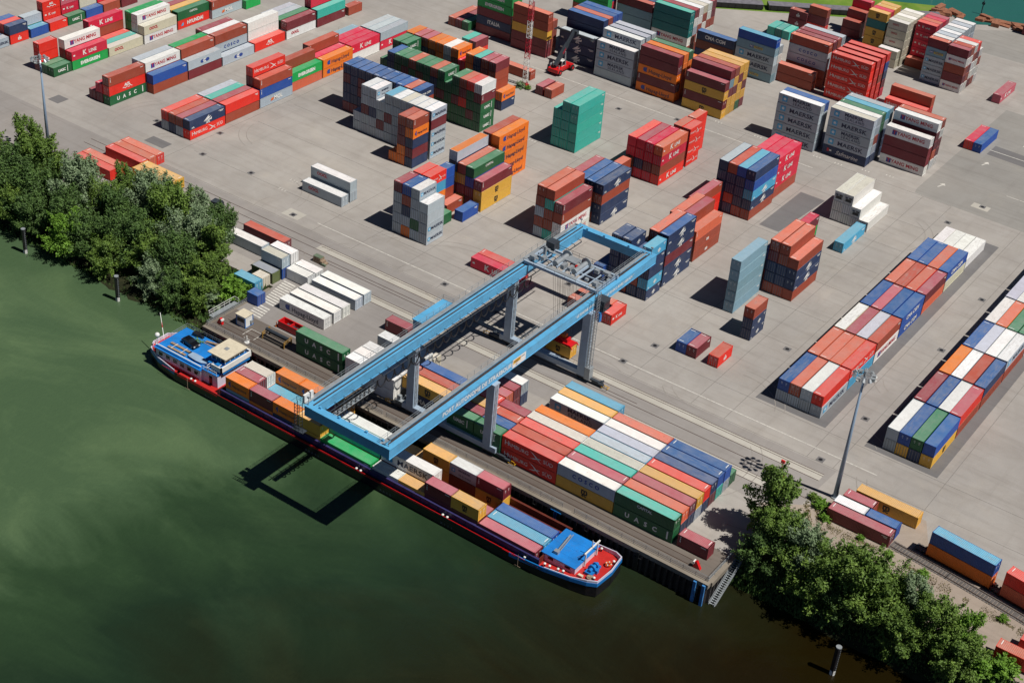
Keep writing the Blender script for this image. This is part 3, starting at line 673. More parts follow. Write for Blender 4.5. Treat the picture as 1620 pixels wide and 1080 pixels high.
blk('pair stack by radio mast','Y',-116.9,68.2,F20,'b:z o:L')
blk('lone behind radio mast','X',-122.4,89.5,F40,'r^a')
blk('small pair beside radio mast','Y',-111.4,83.8,F20,'m^p|r^a',pitch=2.9)
blk('tower beside upturned-L stack','Y',-88.0,-0.4,F20,'s s s s m|o s b r B|s G s s s:M^w|s:M s:M s s^w')
blk('stack behind grey tower','Y',-92.7,6.1,F20,'m o b m R|r n o c R:H')
blk('green low piece by grey tower','Y',-90.8,6.5,F20,'G')
blk('blue tower behind grey tower','Y',-95.4,13.0,F20,'r r B B')
blk('rust piece by blue tower','Y',-93.1,13.7,F20,'r:z^a')
blk('lone blue beside yellow stack','Y',-88.4,13.6,F20,'B:z')
blk('stack with yellow base','Y',-88.3,20.4,F40,'d m y b s^o|y m y r^a|m m B G:V|y:X y:X m:Z^p')
blk('tall orange stack','Y',-93.3,33.6,F40,'o m r r r|o:L o:L o:L o:L o:L')
blk('turquoise tower','Y',-89.0,61.4,F40,'t t t t|t t t t t|t:z t:z t:z t:z t:z^t')
blk('large crimson block','Y',-64.2,61.3,F40,'r n K K^R|K b K K^p|K m K K|R:K r K:K a:K^a',pitch=2.55)
blk('low rust by crimson block','Y',-71.9,54.2,F20,'r r^a')
blk('red bird-logo stack','Y',-64.3,74.9,F20,'R R R R^a|R:H R:H R:H R:H^R')
blk('back of bird-logo stack','Y',-66.6,81.4,F20,'R R R R^a')
blk('stack behind crane rear beam','Y',-65.9,20.4,F40,'s r s r r^a|t r r t r^a|w:Y w:Y r:Z m:Z')
blk('navy stack behind crane','Y',-64.2,34.6,F40,'m r r r^p|b b b b^B|r b r b^B|b:A b:z r b:A')
blk('navy stack at crane corner','Y',-38.6,13.4,F20,'b b b b b|r b b b b:A|b r b b|b:A c:A b:z b:z c:A',pitch=2.6)
blk('blue piece beside crane corner','Y',-48.9,11.6,F20,'b B')
blk('tall navy-faced row','Y',-38.9,20.7,F40,'r r r r r^a|b:A b:A m:z b:A b:A^B')
blk('salmon stack behind navy row','Y',-39.3,35.0,F40,'r r r r^a|m r r r^p|r:T r:T a:Z',h=2.6)
blk('rust stack behind salmon stack','Y',-46.9,48.5,F40,'R R r:Z^p')
blk('four-wide blue block','Y',-39.0,61.2,F40,'b b b b b^s|b r b b r|r b b b B^c|r b:A c:A B b:z^B',pitch=2.52)
blk('crimson trio behind blue block','Y',-39.7,75.0,F40,'r K K K|r K K K|r K:K K:K K:K',h=2.75)
blk('white stepped stack','Y',-15.0,76.2,F40,'w w w^v|w w w^v|w w|w',pitch=2.45)
blk('lone beside white stack','Y',-15.0,62.7,F40,'c:A')
blk('five-high slate tower','Y',-21.7,22.0,F40,'d:z d:z d:z d:z d:z')
blk('rust-topped tower','Y',-14.3,35.3,F40,'r b b m r^a|r b b r r^a|r b:A b:A r^a')
blk('blue piece behind slate tower','Y',-22.2,39.4,F40,'r b B')
blk('maroon piece behind rust tower','Y',-22.0,50.0,F40,'m E m:z^K')
blk('small three-high stack','Y',-13.8,15.0,F20,'b:A b:A r^a')
blk('pair alone on concrete','Y',-19.0,1.3,F20,'B|m:z^p')
blk('lone right of concrete pair','Y',-14.0,1.4,F20,'R:T^r')
blk('pair by crane leg','Y',-38.9,0.0,F20,'a|R:K')
blk('small piece behind girder','Y',-47.6,0.0,F20,'r^a')
blk('pair left of crane','X',-63.0,-1.0,F40,'K:K|R')
blk('white pair in open yard','X',-113.3,-0.1,F40,'s:O^w|s s:O^w',pitch=3.1)  # pale boxes: shade on the long sides is put into their grey paint
# --- right hand rows
ROWS = ['s B|s r^a|s s^w|s:M R','s a|s r^a|s a|c R:H','s v^w|s r^p|s s^l|w:Y r:z','s B|s r^p|s B|B:G B:G','s r^a|s r|s R^a|a m:z^p','s B|s B|s o^a|v B:G']
for k, s in enumerate(ROWS): blk(['front','second','third','fourth','fifth','sixth'][k]+' bay of lamp block','Y',10.0,-0.2+12.6*k,F40,s)
blk('white bay ending lamp block','Y',9.8,76.0,F40,'w|w|w|w')
ROWS = ['s s^w|y B|b G|y:X B','b m|b B|s s^w|r R^p','s o|s s^w|s m^r|r b^B','s B|s l|s w|r s:M^w','s s^w|s o^a|s G|s G','s l|s w|s w|s m','s s^w|s w|s B|s s^w']
for k, s in enumerate(ROWS): blk(['front','second','third','fourth','fifth','sixth','seventh'][k]+' bay of rightmost block','Y',33.5,-0.7+12.6*k,F40,s)
# --- quay rows beside the crane
blk('front-right quay bay','X',6.5,-51.6,F40,'G:U G:V^t|b a|b m^p|s y|b R|m b|t B|s B|G',pitch=2.57,grp='quay')
blk('middle quay bay','X',-5.8,-51.6,F40,'y:X s:C^w|m m^p|s t|s w^v|d c^s|s l|s w|s r^a',pitch=2.57,grp='quay')
blk('left quay bay','X',-18.1,-51.6,F40,'R:H R:H|r r|R R|s w^v|o o|-|s s:S^w|y y|c c',pitch=2.57,grp='quay')
blk('short bay beside crane leg','X',-30.4,-52.0,F20,'G G:u|b B|r r|r m',pitch=2.55,grp='quay')
blk('short bay under crane','X',-36.7,-52.0,F20,'G G:u|m m|s y|r R|r a^p|m m|b s^w',pitch=2.6,grp='quay')
blk('long bay between crane legs','X',-43.5,-49.2,F40,'b:G y:X|r r|b B',pitch=2.6,grp='quay')
blk('white trio under crane','X',-55.9,-51.5,F40,'w w|w w|w w',pitch=2.5,grp='quay')
blk('white pair under crane','X',-56.0,-41.6,F40,'w w',grp='quay')
blk('small piece under crane house','X',-56.8,-37.8,F20,'v',grp='quay')
blk('green pair on quay','X',-69.0,-51.2,F40,'G:U G:U',grp='quay')
blk('small maroon near crane house','X',-67.2,-33.0,F20,'m:Z',grp='quay')
blk('lone at quay end','X',13.5,-51.4,F20,'m:Z^p',grp='quay')
blk('front reefer row','X',-82.3,-41.5,F40,'w:L',grp='quay'); blk('second reefer row','X',-82.3,-38.4,F40,'w',grp='quay'); blk('third reefer row','X',-82.3,-35.7,F40,'w',grp='quay')
blk('fourth reefer row','X',-82.3,-31.6,F40,'s^w',grp='quay'); blk('fifth reefer row','X',-82.3,-28.8,F40,'s^w',grp='quay')
blk('half hidden behind trees','X',-111.3,-28.8,F40,'s^w',grp='quay'); blk('beside pale one near trees','X',-109.0,-24.2,F40,'m:z^r',grp='quay')
blk('two-high stack near trees','X',-101.7,-32.8,F20,'B s:z^v|w w',pitch=2.7,grp='quay')
blk('low olive one near crossing','X',-102.0,-35.5,F20,'u',grp='quay')
blk('low white pair by crossing','X',-95.5,-31.7,F20,'w|w',pitch=2.6,grp='quay')
blk('low light one by bushes','X',-102.0,-40.8,F20,'c',grp='quay')
blk('half-length box by crossing','X',-98.2,-44.1,2.99,'B',grp='quay')
blk('half-length cabin by bushes','X',-102.3,-38.3,2.99,'v',grp='quay')
blk('low red row in the trees','X',-160.5,-27.4,F40,'R|R^a',grp='yard'); blk('low red trio behind trees','X',-158.5,-19.6,F40,'R|a^a|R^a',grp='yard'); blk('yellow pair behind trees','X',-146.2,-22.6,F40,'y|y',grp='yard')
# --- by the railway line
blk('front row by railway','X',36.6,-27.4,F40,'m:z^p',grp='rail'); blk('middle left row by railway','X',30.4,-24.8,F20,'s^w',grp='rail'); blk('middle right row by railway','X',36.6,-24.7,F20,'B',grp='rail')
blk('back row by railway','X',31.0,-22.1,F20,'r:z^p',grp='rail'); blk('back of railway group','X',38.4,-19.2,F40,'y:X',grp='rail')
blk('two-high on rail wagon','X',54.9,-26.2,F40,'o B^c',z0=.45,grp='rail'); blk('two-high at right edge','X',68.0,-26.4,F40,'a R',z0=.45,grp='rail')
blk('lower right corner','X',73.5,-41.6,F40,'R^a',z0=.35,grp='rail'); blk('lower right edge behind it','X',76.0,-37.0,F40,'R',grp='rail')
# --- left hand rows
blk('front bay of left row','Y',-162.2,0.0,F40,'s R|b r|s r^p|R:H b:A'); blk('second bay of left row','Y',-162.4,12.6,F40,'s s^l|b t|r r^p|r R:z')
blk('third bay of left row','Y',-162.5,25.2,F40,'T|m m m R:H|s:D B:Z r:Z'); blk('fourth bay of left row','Y',-163.4,37.9,F40,'m r r|a E:E')
blk('fifth bay of left row','Y',-163.4,50.5,F40,'r n r:Z|K K|o:L o:L'); blk('sixth bay of left row','Y',-164.4,63.2,F40,'d s^d|K K|K K|w K:K'); blk('seventh bay of left row','Y',-164.6,76.0,F40,'s s|s s|K:K s')
blk('front bay of second row','Y',-190.2,-0.4,F40,'m|m K|G:U R:W r:Z',pitch=2.6); blk('second bay of second row','Y',-187.6,12.1,F40,'s s s|s r w:Y|r B:z',pitch=2.6)
blk('third bay of second row','Y',-187.5,24.6,F40,'s r E|s r r:z|m s:J'); blk('fourth bay of second row','Y',-187.6,37.2,F40,'r r r^m|r w w|b s:C r:z|s:J')
blk('fifth bay of second row','Y',-187.8,50.0,F40,'w w w|R:W'); blk('sixth bay of second row','Y',-187.6,62.6,F40,'s s^l|s s|s G|w:O m:z'); blk('seventh bay of second row','Y',-187.5,75.4,F40,'m m K|m:z t'); blk('end of second row','Y',-187.0,88.6,F20,'r')
blk('front bay of third row','Y',-213.0,1.2,F20,'m R R|G|G:u'); blk('second bay of third row','Y',-212.9,7.4,F40,'m m w:Y|E:E K:K'); blk('third bay of third row','Y',-212.8,20.0,F40,'m r K:K|R|t|v:O')
blk('fourth bay of third row','Y',-212.4,32.4,F40,'E E E|s w w:Y|w:Y v:O'); blk('fifth bay of third row','Y',-213.4,46.0,F40,'m m|y y|R:h G:V'); blk('sixth bay of third row','Y',-212.4,58.4,F40,'s:D r:Z'); blk('end of third row','Y',-210.8,70.6,F20,'E')
blk('corner bay at left','Y',-237.0,0.4,F20,'b|s:M'); blk('second corner bay','Y',-237.0,7.0,F20,'B B|R R|R:T b:z'); blk('third corner bay','Y',-236.7,13.7,F20,'E:E s|B^c'); blk('fourth corner bay','Y',-236.5,20.2,F20,'R:K R:K R:W|R:z^p')
blk('fifth corner bay','Y',-236.5,26.6,F20,'K K:K p:K|G:u'); blk('sixth corner bay','Y',-236.6,33.2,F20,'v v|B'); blk('seventh corner bay','Y',-236.5,39.6,F20,'R K|r'); blk('eighth corner bay','Y',-236.2,46.0,F20,'r|m b:A')
# --- cargo on the barge (hold floor about 3 m below the quay)
BZ = -3.05
blk('first bay behind wheelhouse','X',-77.4,-68.5,F20,'d o:L|o m:z^p|o w^v|s',pitch=2.48,z0=BZ,grp='barge')
blk('second barge bay','X',-71.4,-68.5,F20,'o m:Z^p|c|c|m o:L',pitch=2.48,z0=BZ,grp='barge')
blk('third barge bay','X',-65.3,-68.5,F20,'b o:L|c|c|m o:L',pitch=2.48,z0=BZ,grp='barge')
blk('fourth barge bay','X',-59.4,-68.5,F20,'y y|y|m m^p|y y',pitch=2.48,z0=BZ,grp='barge')
blk('barge bay under crane','X',-47.2,-68.5,F40,'E:z|o t^l|s w',pitch=2.48,z0=BZ,grp='barge')
blk('sixth bay front left','X',-40.9,-68.5,F20,'w',pitch=2.48,z0=BZ,grp='barge'); blk('sixth bay front right','X',-34.8,-68.5,F20,'y',pitch=2.48,z0=BZ,grp='barge')
blk('sixth bay second row','X',-34.7,-66.02,F40,'r w:M',pitch=2.48,z0=BZ,grp='barge'); blk('sixth bay back left','X',-41.0,-61.06,F20,'y',z0=BZ,grp='barge'); blk('sixth bay back right','X',-35.0,-61.06,F20,'y y:X',z0=BZ,grp='barge')
blk('seventh bay of barge','X',-28.9,-68.5,F20,'m m:Z^p|r|-|n s:S^w',pitch=2.48,z0=BZ,grp='barge')
blk('eighth bay of barge','X',-22.9,-68.5,F20,'n y:X|r^p|-|y:X m:Z^p',pitch=2.48,z0=BZ,grp='barge')
blk('last bay before barge bow','X',-10.5,-68.6,F40,'m^p|c|B',pitch=2.52,z0=BZ,grp='barge')
blk('box held under crane','X',-38.3,-16.6,F20,'y:X',z0=.35,grp='crane')
# --- expand the blocks into single containers
ROT = {'two-high on rail wagon':(48.8,-24.3,-.098), 'two-high at right edge':(62.9,-26.1,-.14)}
CON = []   # dict per container
for bi, (ph, ori, xr, y0, L, spec, h, pitch, z0, grp) in enumerate(BLOCKS):
    st_ = spec.split('|'); n = len(st_)
    for i, s in enumerate(st_):
        if s == '-': continue
        toks = s.split(); nt = len(toks)
        for j, t in enumerate(toks):
            roof = None; lgo = None
            if '^' in t: t, roof = t.split('^')
            if ':' in t: t, lgo = t.split(':')
            if roof is None: roof = t
            if ori == 'X': cx = xr-L/2; cy = y0+i*pitch+CW/2; rz = 0.0
            else: cx = xr-(n-1-i)*pitch-CW/2; cy = y0+L/2; rz = PI/2
            if ph in ROT: cx, cy, rz = ROT[ph]
            CON.append(dict(b=bi, i=i, n=n, j=j, nt=nt, c=t, roof=roof, lg=lgo, x=cx, y=cy, z=z0+j*(h+.012), L=L, h=h, rz=rz, ori=ori, ph=ph, grp=grp))
ORD = ['first','second','third','fourth','fifth','sixth','seventh','eighth','ninth','tenth','eleventh','twelfth','thirteenth','fourteenth']
def clabel(c):
    t = PC[c['c']][2]; s = t+' container'
    lg = LG.get(c['lg']) if c['lg'] else None
    if lg: s += ' with '+lg
    parts = [s]
    if c['nt'] > 1: parts.append('top' if c['j'] == c['nt']-1 else 'bottom' if c['j'] == 0 else 'tier '+['one','two','three','four','five','six'][c['j']])
    if c['n'] > 1: parts.append((ORD[c['i']]+' from left') if c['ori'] == 'Y' else (ORD[c['i']]+' from front'))
    parts.append(c['ph'])
    r = ', '.join(parts)
    if len(r.replace(',', '').split()) > 16:
        parts[0] = t+' container'; r = ', '.join(parts)
    return r
GRP = {'yard':'shipping containers stacked in the yard','quay':'shipping containers standing on the quay','rail':'shipping containers by the railway line','barge':'shipping containers loaded on the barge','crane':None}
# which containers show largest in the photo: a small depth buffer drawn over the container boxes (and the crane and woods in front)
def rank_visible(limit=300):
    W, H, f = 1620, 1080, 2448.53
    ax, ay, az = cam.rotation_euler; R = np.array((Matrix.Rotation(az,3,'Z') @ Matrix.Rotation(ay,3,'Y') @ Matrix.Rotation(ax,3,'X'))); C = np.array(cam.location)
    depth = np.full((H, W), 1e9); who = np.full((H, W), -1, int)
    def quad(Q, tid):
        q = (Q-C) @ R; d = -q[:,2]; x = W/2+f*q[:,0]/d; y = H/2-f*q[:,1]/d
        x0, x1 = max(0, int(x.min())), min(W-1, int(x.max())+1); y0, y1 = max(0, int(y.min())), min(H-1, int(y.max())+1)
        if x0 >= x1 or y0 >= y1: return
        nrm = np.cross(q[1]-q[0], q[2]-q[0]); X, Y = np.meshgrid(np.arange(x0, x1+1), np.arange(y0, y1+1)); inside = np.ones(X.shape, bool)
        area = sum(x[i]*y[(i+1) % 4]-x[(i+1) % 4]*y[i] for i in range(4)); sg = 1 if area > 0 else -1
        for i in range(4): j = (i+1) % 4; inside &= sg*((x[j]-x[i])*(Y-y[i])-(y[j]-y[i])*(X-x[i])) >= 0
        den = nrm[0]*(X-W/2)/f+nrm[1]*-(Y-H/2)/f-nrm[2]; t = (nrm @ q[0])/np.where(abs(den) < 1e-9, 1e-9, den)
        sub = depth[y0:y1+1, x0:x1+1]; m = inside & (t > 0) & (t < sub); sub[m] = t[m]; who[y0:y1+1, x0:x1+1][m] = tid
    def bx(cx, cy, z, L, w, h, rz, tid):
        c, s = math.cos(rz), math.sin(rz)
        Q = np.array([(cx+dx*c-dy*s, cy+dx*s+dy*c, z+dz) for dz in (0, h) for dx, dy in ((-L/2,-w/2),(L/2,-w/2),(L/2,w/2),(-L/2,w/2))])
        for fc in ((0,1,5,4),(1,2,6,5),(2,3,7,6),(3,0,4,7),(4,5,6,7)): quad(Q[list(fc)], tid)
    for k, c in enumerate(CON): bx(c['x'], c['y'], c['z'], c['L'], CW, c['h'], c['rz'], k)
    for x in (-50.8, -33.7): bx(x, -38.6, 16, 1.6, 86, 2, 0, -2)
    for y in (-80.8, 3.7): bx(-42.3, y, 16, 16, 1.5, 2, 0, -2)
    for x in (-51.1, -33):
        for y in (-51.9, -20.2): bx(x, y, 2, 1.7, 1.4, 14, 0, -2)
    for x in range(-182, -115, 10): bx(x, -42, -1, 9, 7, 9, 0, -2)
    cnt = np.bincount(who[who >= 0], minlength=len(CON)); return set(int(i) for i in np.argsort(-cnt, kind='stable')[:limit])
LARGE = rank_visible()
def is_ind(k): return k in LARGE
rc = random.Random(99)
def vary(hexc, amt=0.09):
    c = lin(hexc); k = 1+rc.uniform(-amt, amt); return (min(1,c[0]*k*(1+rc.uniform(-.04,.04))), min(1,c[1]*k), min(1,c[2]*k*(1+rc.uniform(-.04,.04))), 1.0)
def build_container(c):
    L = c['L']; sfx = '+' if (c['ori'] == 'X') == (rc.random() < 0.72) else '-'
    if c['c'] == 'w' and c['ori'] == 'X': sfx = '+'
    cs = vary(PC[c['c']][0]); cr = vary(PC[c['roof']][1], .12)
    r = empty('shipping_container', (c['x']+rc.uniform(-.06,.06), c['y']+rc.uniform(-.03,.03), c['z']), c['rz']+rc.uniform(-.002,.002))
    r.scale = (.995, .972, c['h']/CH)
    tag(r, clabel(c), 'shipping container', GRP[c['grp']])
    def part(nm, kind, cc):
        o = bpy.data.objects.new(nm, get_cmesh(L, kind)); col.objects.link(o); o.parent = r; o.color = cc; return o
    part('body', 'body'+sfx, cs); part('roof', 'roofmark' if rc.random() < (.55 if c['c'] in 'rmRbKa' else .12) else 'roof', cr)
    w = 'doorw' if c['c'] in 'wvsKRrdtcm' and rc.random() < .55 else 'door'
    part('door', w+sfx, cs); part('door', w+sfx+'2', cs)
    if c['ph'] in ('white stepped stack', 'white bay ending lamp block'):
        if 'cu' not in _mc:
            b = MB().box(-L/2-.02,-L/2+.05,-1.0,1.0,.5,1.9,0).box(-L/2-.04,-L/2,-.75,.75,.65,1.35,1).box(-L/2-.04,-L/2,-.9,-.1,1.45,1.8,1).box(-L/2-.04,-L/2,.25,.85,1.45,1.8,2); _mc['cu'] = b.mesh('cooling_unit', [M['galv'], M['black'], M['navytxt']])
        o = bpy.data.objects.new('cooling_unit', _mc['cu']); col.objects.link(o); o.parent = r
    if c['lg']:
        for nm, (lb, me) in logo_parts(L, c['lg']).items(): o = bpy.data.objects.new(nm, me); col.objects.link(o); o.parent = r
    return r
far = dict(v=[], f=[], m=[], c=[])
def lod(L):
    b = MB(); h = L/2; w = CW/2*.972; b.box(-h+.04,h-.04,-w+.04,w-.04,.10,CH-.05)
    for sx in (-1,1):
        for sy in (-1,1): x = sx*h; y = sy*w; b.box(min(x,x-sx*.16),max(x,x-sx*.16),min(y,y-sy*.14),max(y,y-sy*.14),.02,CH-.02)
    for sy in (-1,1):
        y = sy*w
        for z in (0.08, CH-.14): b.box(-h+.16,h-.16,min(y,y-sy*.08),max(y,y-sy*.08),z,z+.12)
    k = len(b.f); b.add([(-h+.05,-w+.05,CH-.04),(h-.05,-w+.05,CH-.04),(h-.05,w-.05,CH-.04),(-h+.05,w-.05,CH-.04)], [(0,1,2,3)], 1)
    for x in (h-.004, -h+.004):
        for y in (-.8,-.3,.3,.8): b.box(x-.02,x+.02,y-.035,y+.035,.1,CH-.12,2)
        b.box(x-.012,x+.012,-.02,.02,.1,CH-.1,0)
    n = int((L-.5)/.56)
    for i in range(n):
        x = -h+.3+.56*i
        for sy in (-1,1): y = sy*(w-.02); b.box(x,x+.22,min(y,y-sy*.03),max(y,y-sy*.03),.2,CH-.14)
    return b
_ld = {}
FARB = []
for k, c in enumerate(CON):
    if is_ind(k): build_container(c)
    else: FARB.append(c)
if FARB:
    V, F, MI, CC = [], [], [], []
    for c in FARB:
        L = c['L']
        if L not in _ld: _ld[L] = lod(L)
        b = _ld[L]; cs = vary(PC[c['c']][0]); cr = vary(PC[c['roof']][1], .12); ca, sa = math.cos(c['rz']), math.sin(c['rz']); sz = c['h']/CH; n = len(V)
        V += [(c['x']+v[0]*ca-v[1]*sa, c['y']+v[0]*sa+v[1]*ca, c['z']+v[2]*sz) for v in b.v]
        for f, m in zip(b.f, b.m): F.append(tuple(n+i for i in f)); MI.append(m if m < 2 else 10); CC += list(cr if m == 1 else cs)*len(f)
        if rc.random() < .45:
            for e in (-1,1):
                n = len(V); q = e*(L/2-.55)
                V += [(c['x']+u*ca-w*sa, c['y']+u*sa+w*ca, c['z']+c['h']-.028) for u,w in ((q-.07,-.2),(q+.07,-.2),(q+.07,.95),(q-.07,.95))]; F.append((n,n+1,n+2,n+3)); MI.append(2); CC += [1,1,1,1]*4
        if c['lg']:
          for lb, _me in logo_parts(L, c['lg']).values():
            n = len(V)
            V += [(c['x']+v[0]*ca-v[1]*sa, c['y']+v[0]*sa+v[1]*ca, c['z']+v[2]*sz) for v in lb.v]
            for f, m in zip(lb.f, lb.m): F.append(tuple(n+i for i in f)); MI.append(m+2); CC += [1,1,1,1]*len(f)
    me = bpy.data.meshes.new('distant_containers'); me.from_pydata(V, [], F)
    for x in [M['paint_attr'], M['roof_attr']]+[M[t] for t in TM]+[plain('dull door bar','77777a',.6)]: me.materials.append(x)
    me.polygons.foreach_set('material_index', MI)
    at = me.color_attributes.new('paint', 'FLOAT_COLOR', 'CORNER'); at.data.foreach_set('color', CC); me.update()
    o = bpy.data.objects.new('distant_containers', me); col.objects.link(o)
    tag(o, 'mass of small distant and half hidden shipping containers in the yard stacks', 'shipping containers', kind='stuff')

used_l = {}
for i, o in enumerate(MHS):
    px, py = o.location.x, o.location.y
    bb = min(CON, key=lambda c: (c['x']-px)**2+(c['y']-py)**2); side = ('in front of' if py < bb['y']-4 else 'behind' if py > bb['y']+4 else 'right of' if px > bb['x'] else 'left of')
    tag(o, 'small dark drain cover '+side+' the '+bb['ph'], 'drain cover', 'drain covers in the yard paving')
# ================================================================ GANTRY CRANE
def P(mb, name, mat, root, parent=None, smooth=False):
    """mesh given in world coordinates, parented to a thing (or to one of its parts) whose base is at root.location"""
    mb.v = [(v[0]-root.location[0], v[1]-root.location[1], v[2]-root.location[2]) for v in mb.v]
    mats = [M[m] if isinstance(m, str) else m for m in (mat if isinstance(mat, (list, tuple)) else [mat])]
    return mb.build(name, mats, parent if parent is not None else root, smooth=smooth)
g = empty('gantry_crane', (-42.5,-36,0)); tag(g, 'large sky blue gantry crane spanning the quay and reaching over the barge', 'gantry crane')
XL0, XL1, XR0, XR1 = -51.6, -50.0, -34.5, -32.9
Y0, Y1, ZB, ZT = -81.6, 4.4, 16.0, 18.0
for s, (x0, x1) in enumerate(((XL0,XL1),(XR0,XR1))):
    b = MB().box(x0,x1,Y0,Y1,ZB,ZT)
    y = Y0+8
    while y < Y1-2: b.box(x0-.015,x1+.015,y-.03,y+.03,ZB-.015,ZT+.015); y += 8.2
    b.box(x0-.12,x1+.12,Y0,Y1,ZT,ZT+.05); b.box(x0-.08,x1+.08,Y0,Y1,ZB-.05,ZB)
    gd = P(b, 'girder', 'crane_blue', g)
    xc = x1-.45 if s == 0 else x0+.5
    P(MB().box(xc-.05,xc+.05,Y0+1,Y1-1,ZT+.05,ZT+.22).box(xc-.11,xc+.11,Y0+1,Y1-1,ZT+.05,ZT+.08), 'trolley_rail', 'rail', g, gd)
    b = MB(); wx = (x0-1.0, x0) if s == 0 else (x0-.9, x0)
    b.box(wx[0],wx[1],Y0+.5,Y1-.5,ZT-.08,ZT-.02)
    for k in range(30): y = Y0+1+k*2.9; b.beam((wx[0],y,ZT-.1),(wx[1],y,ZT-.5),.08,.08)
    P(b, 'walkway', 'galv', g, gd)
    b = MB(); b.rail([(wx[0]+.05,Y0+.5,ZT),(wx[0]+.05,Y1-.5,ZT)], 1.05, 2.0, .03)
    b.rail([(x0+.35,Y0+.5,ZT+.05),(x0+.35,Y1-6,ZT+.05)], .5, 3.0, .03, ())
    P(b, 'railing', 'galv', g, gd)
    P(MB().box(x0+.18,x0+.42,Y0+2,Y1-2,ZT+.05,ZT+.15), 'cable_tray', 'dark_steel', g, gd)
for y0, y1 in ((Y0,Y0+1.5),(Y1-1.5,Y1)):
    b = MB().box(XL1,XR0,y0+.02,y1-.02,ZB+.05,ZT-.03)
    for x in (-47,-42.5,-38): b.box(x-.03,x+.03,y0,y1,ZB+.03,ZT-.015)
    for x in (-49.2,-45,-39,-35.4): b.box(x-.05,x+.35,y1-.45 if y0 < -50 else y0+.1,y1-.1 if y0 < -50 else y0+.45,ZT-.03,ZT+.35)
    P(b, 'end_beam', 'crane_blue', g)
TXB = MB()
def ytext(b, s, yc, z, size, m, x, bold=.03, space=1.0):
    V, F = text_geo(s, size, bold, 0, space); b.add([(x, yc+v[0], z+v[1]) for v in V], F, m)
ytext(TXB, 'PORT AUTONOME DE STRASBOURG', -56.4, 17.0, 1.28, 0, XR1+.02, .03, 1.02)
ytext(TXB, '* LE RHONE 350 KM *', -21.6, 17.0, .85, 0, XR1+.02, .025); ytext(TXB, '* LE RHIN 2 RIVES 1050 KM *', -9.6, 17.0, .85, 0, XR1+.02, .025)
P(TXB, 'girder_lettering', [M['whitetxt']], g)
b = MB().box(XR1+.01,XR1+.07,-46.4,-42.2,16.12,17.88,0); b.box(XR1+.05,XR1+.09,-46.2,-43.9,16.9,17.7,1)
ytext(b, 'KRANUNION', -45.05, 17.42, .36, 2, XR1+.1, .01); ytext(b, 'ARDELT', -45.05, 17.08, .3, 2, XR1+.1, .01); ytext(b, 'TAKRAF', -43.2, 17.4, .36, 2, XR1+.08, .01); ytext(b, '35 t', -45.0, 16.5, .5, 2, XR1+.08, .01)
P(b, 'sign_plate', [M['whitetxt'], M['yellow'], M['navytxt']], g)
# legs, sill beams, bogies
for (x0, x1) in ((-52.0,-50.3),(-33.9,-32.2)):
    for (y0, y1) in ((-52.6,-51.2),(-20.9,-19.5)):
        b = MB().box(x0,x1,y0,y1,2.0,ZB-.35); b.box(x0-.12,x1+.12,y0-.15,y1+.15,ZB-.35,ZB-.06); b.box(x0-.04,x1+.04,y0-.04,y1+.04,9.0,9.12)
        lg_ = P(b, 'leg', 'crane_grey', g)
        b = MB(); lx = x1+.10
        for yy in (y0+.35, y0+.85): b.beam((lx,yy,2.2),(lx,yy,15.6),.06,.06)
        for k in range(36): b.beam((lx,y0+.35,2.5+k*.36),(lx,y0+.85,2.5+k*.36),.04,.04)
        for k in range(9): z = 3.4+k*1.4; b.beam((lx,y0+.3,z),(lx+.6,y0+.6,z),.04,.04); b.beam((lx+.6,y0+.6,z),(lx,y0+.9,z),.04,.04)
        P(b, 'ladder', 'galv', g, lg_)
for yc in (-51.9,-20.2):
    b = MB().box(-53.0,-31.0,yc-.62,yc+.62,1.05,2.15); b.box(-46,-39,yc+.3,yc+.9,2.15,2.3)
    for x in (-50,-46,-42,-38,-34.4): b.box(x-.03,x+.03,yc-.65,yc+.65,1.02,2.18)
    sb = P(b, 'sill_beam', 'crane_grey', g)
    for k, (xa, xb) in enumerate(((-56.4,-49.2),(-34.6,-27.4))):
        b = MB(); xm = (xa+xb)/2
        b.beam((xa+1.6,yc,.95),(xb-1.6,yc,.95),.7,.35); b.box(xa+.5,xm-.5,yc-.35,yc+.35,.5,.85); b.box(xm+.5,xb-.5,yc-.35,yc+.35,.5,.85)
        for x in (xa+1.0,xb-1.6): b.box(x,x+.6,yc+.35,yc+.95,.4,1.0); b.cyl((x+.3,yc+.6,.7),(x+.3,yc+1.35,.7),.22,8)
        bg_ = P(b, 'bogie', 'dark_steel', g)
        for x in (xa+.9,xa+2.2,xb-2.2,xb-.9): P(MB().cyl((x,yc-.16,.40),(x,yc+.16,.40),.38,14), 'wheel', 'black', g, bg_)
        e = xb if k else xa; d = .7 if k else -.7
        b = MB(); b.beam((e-d,yc-.45,.5),(e+d,yc-.45,.5),.08,.08); b.beam((e+d,yc-.45,.5),(e+d,yc+.45,.5),.08,.08); b.beam((e-d,yc+.45,.5),(e+d,yc+.45,.5),.08,.08); b.beam((e,yc-.45,.5),(e,yc-.45,1.2),.08,.08); b.beam((e+d,yc-.45,.5),(e+d,yc-.45,1.1),.08,.08); b.beam((e,yc-.45,1.2),(e+d,yc-.45,1.1),.08,.08)
        P(b, 'buffer_guard', 'yellow', g, bg_)
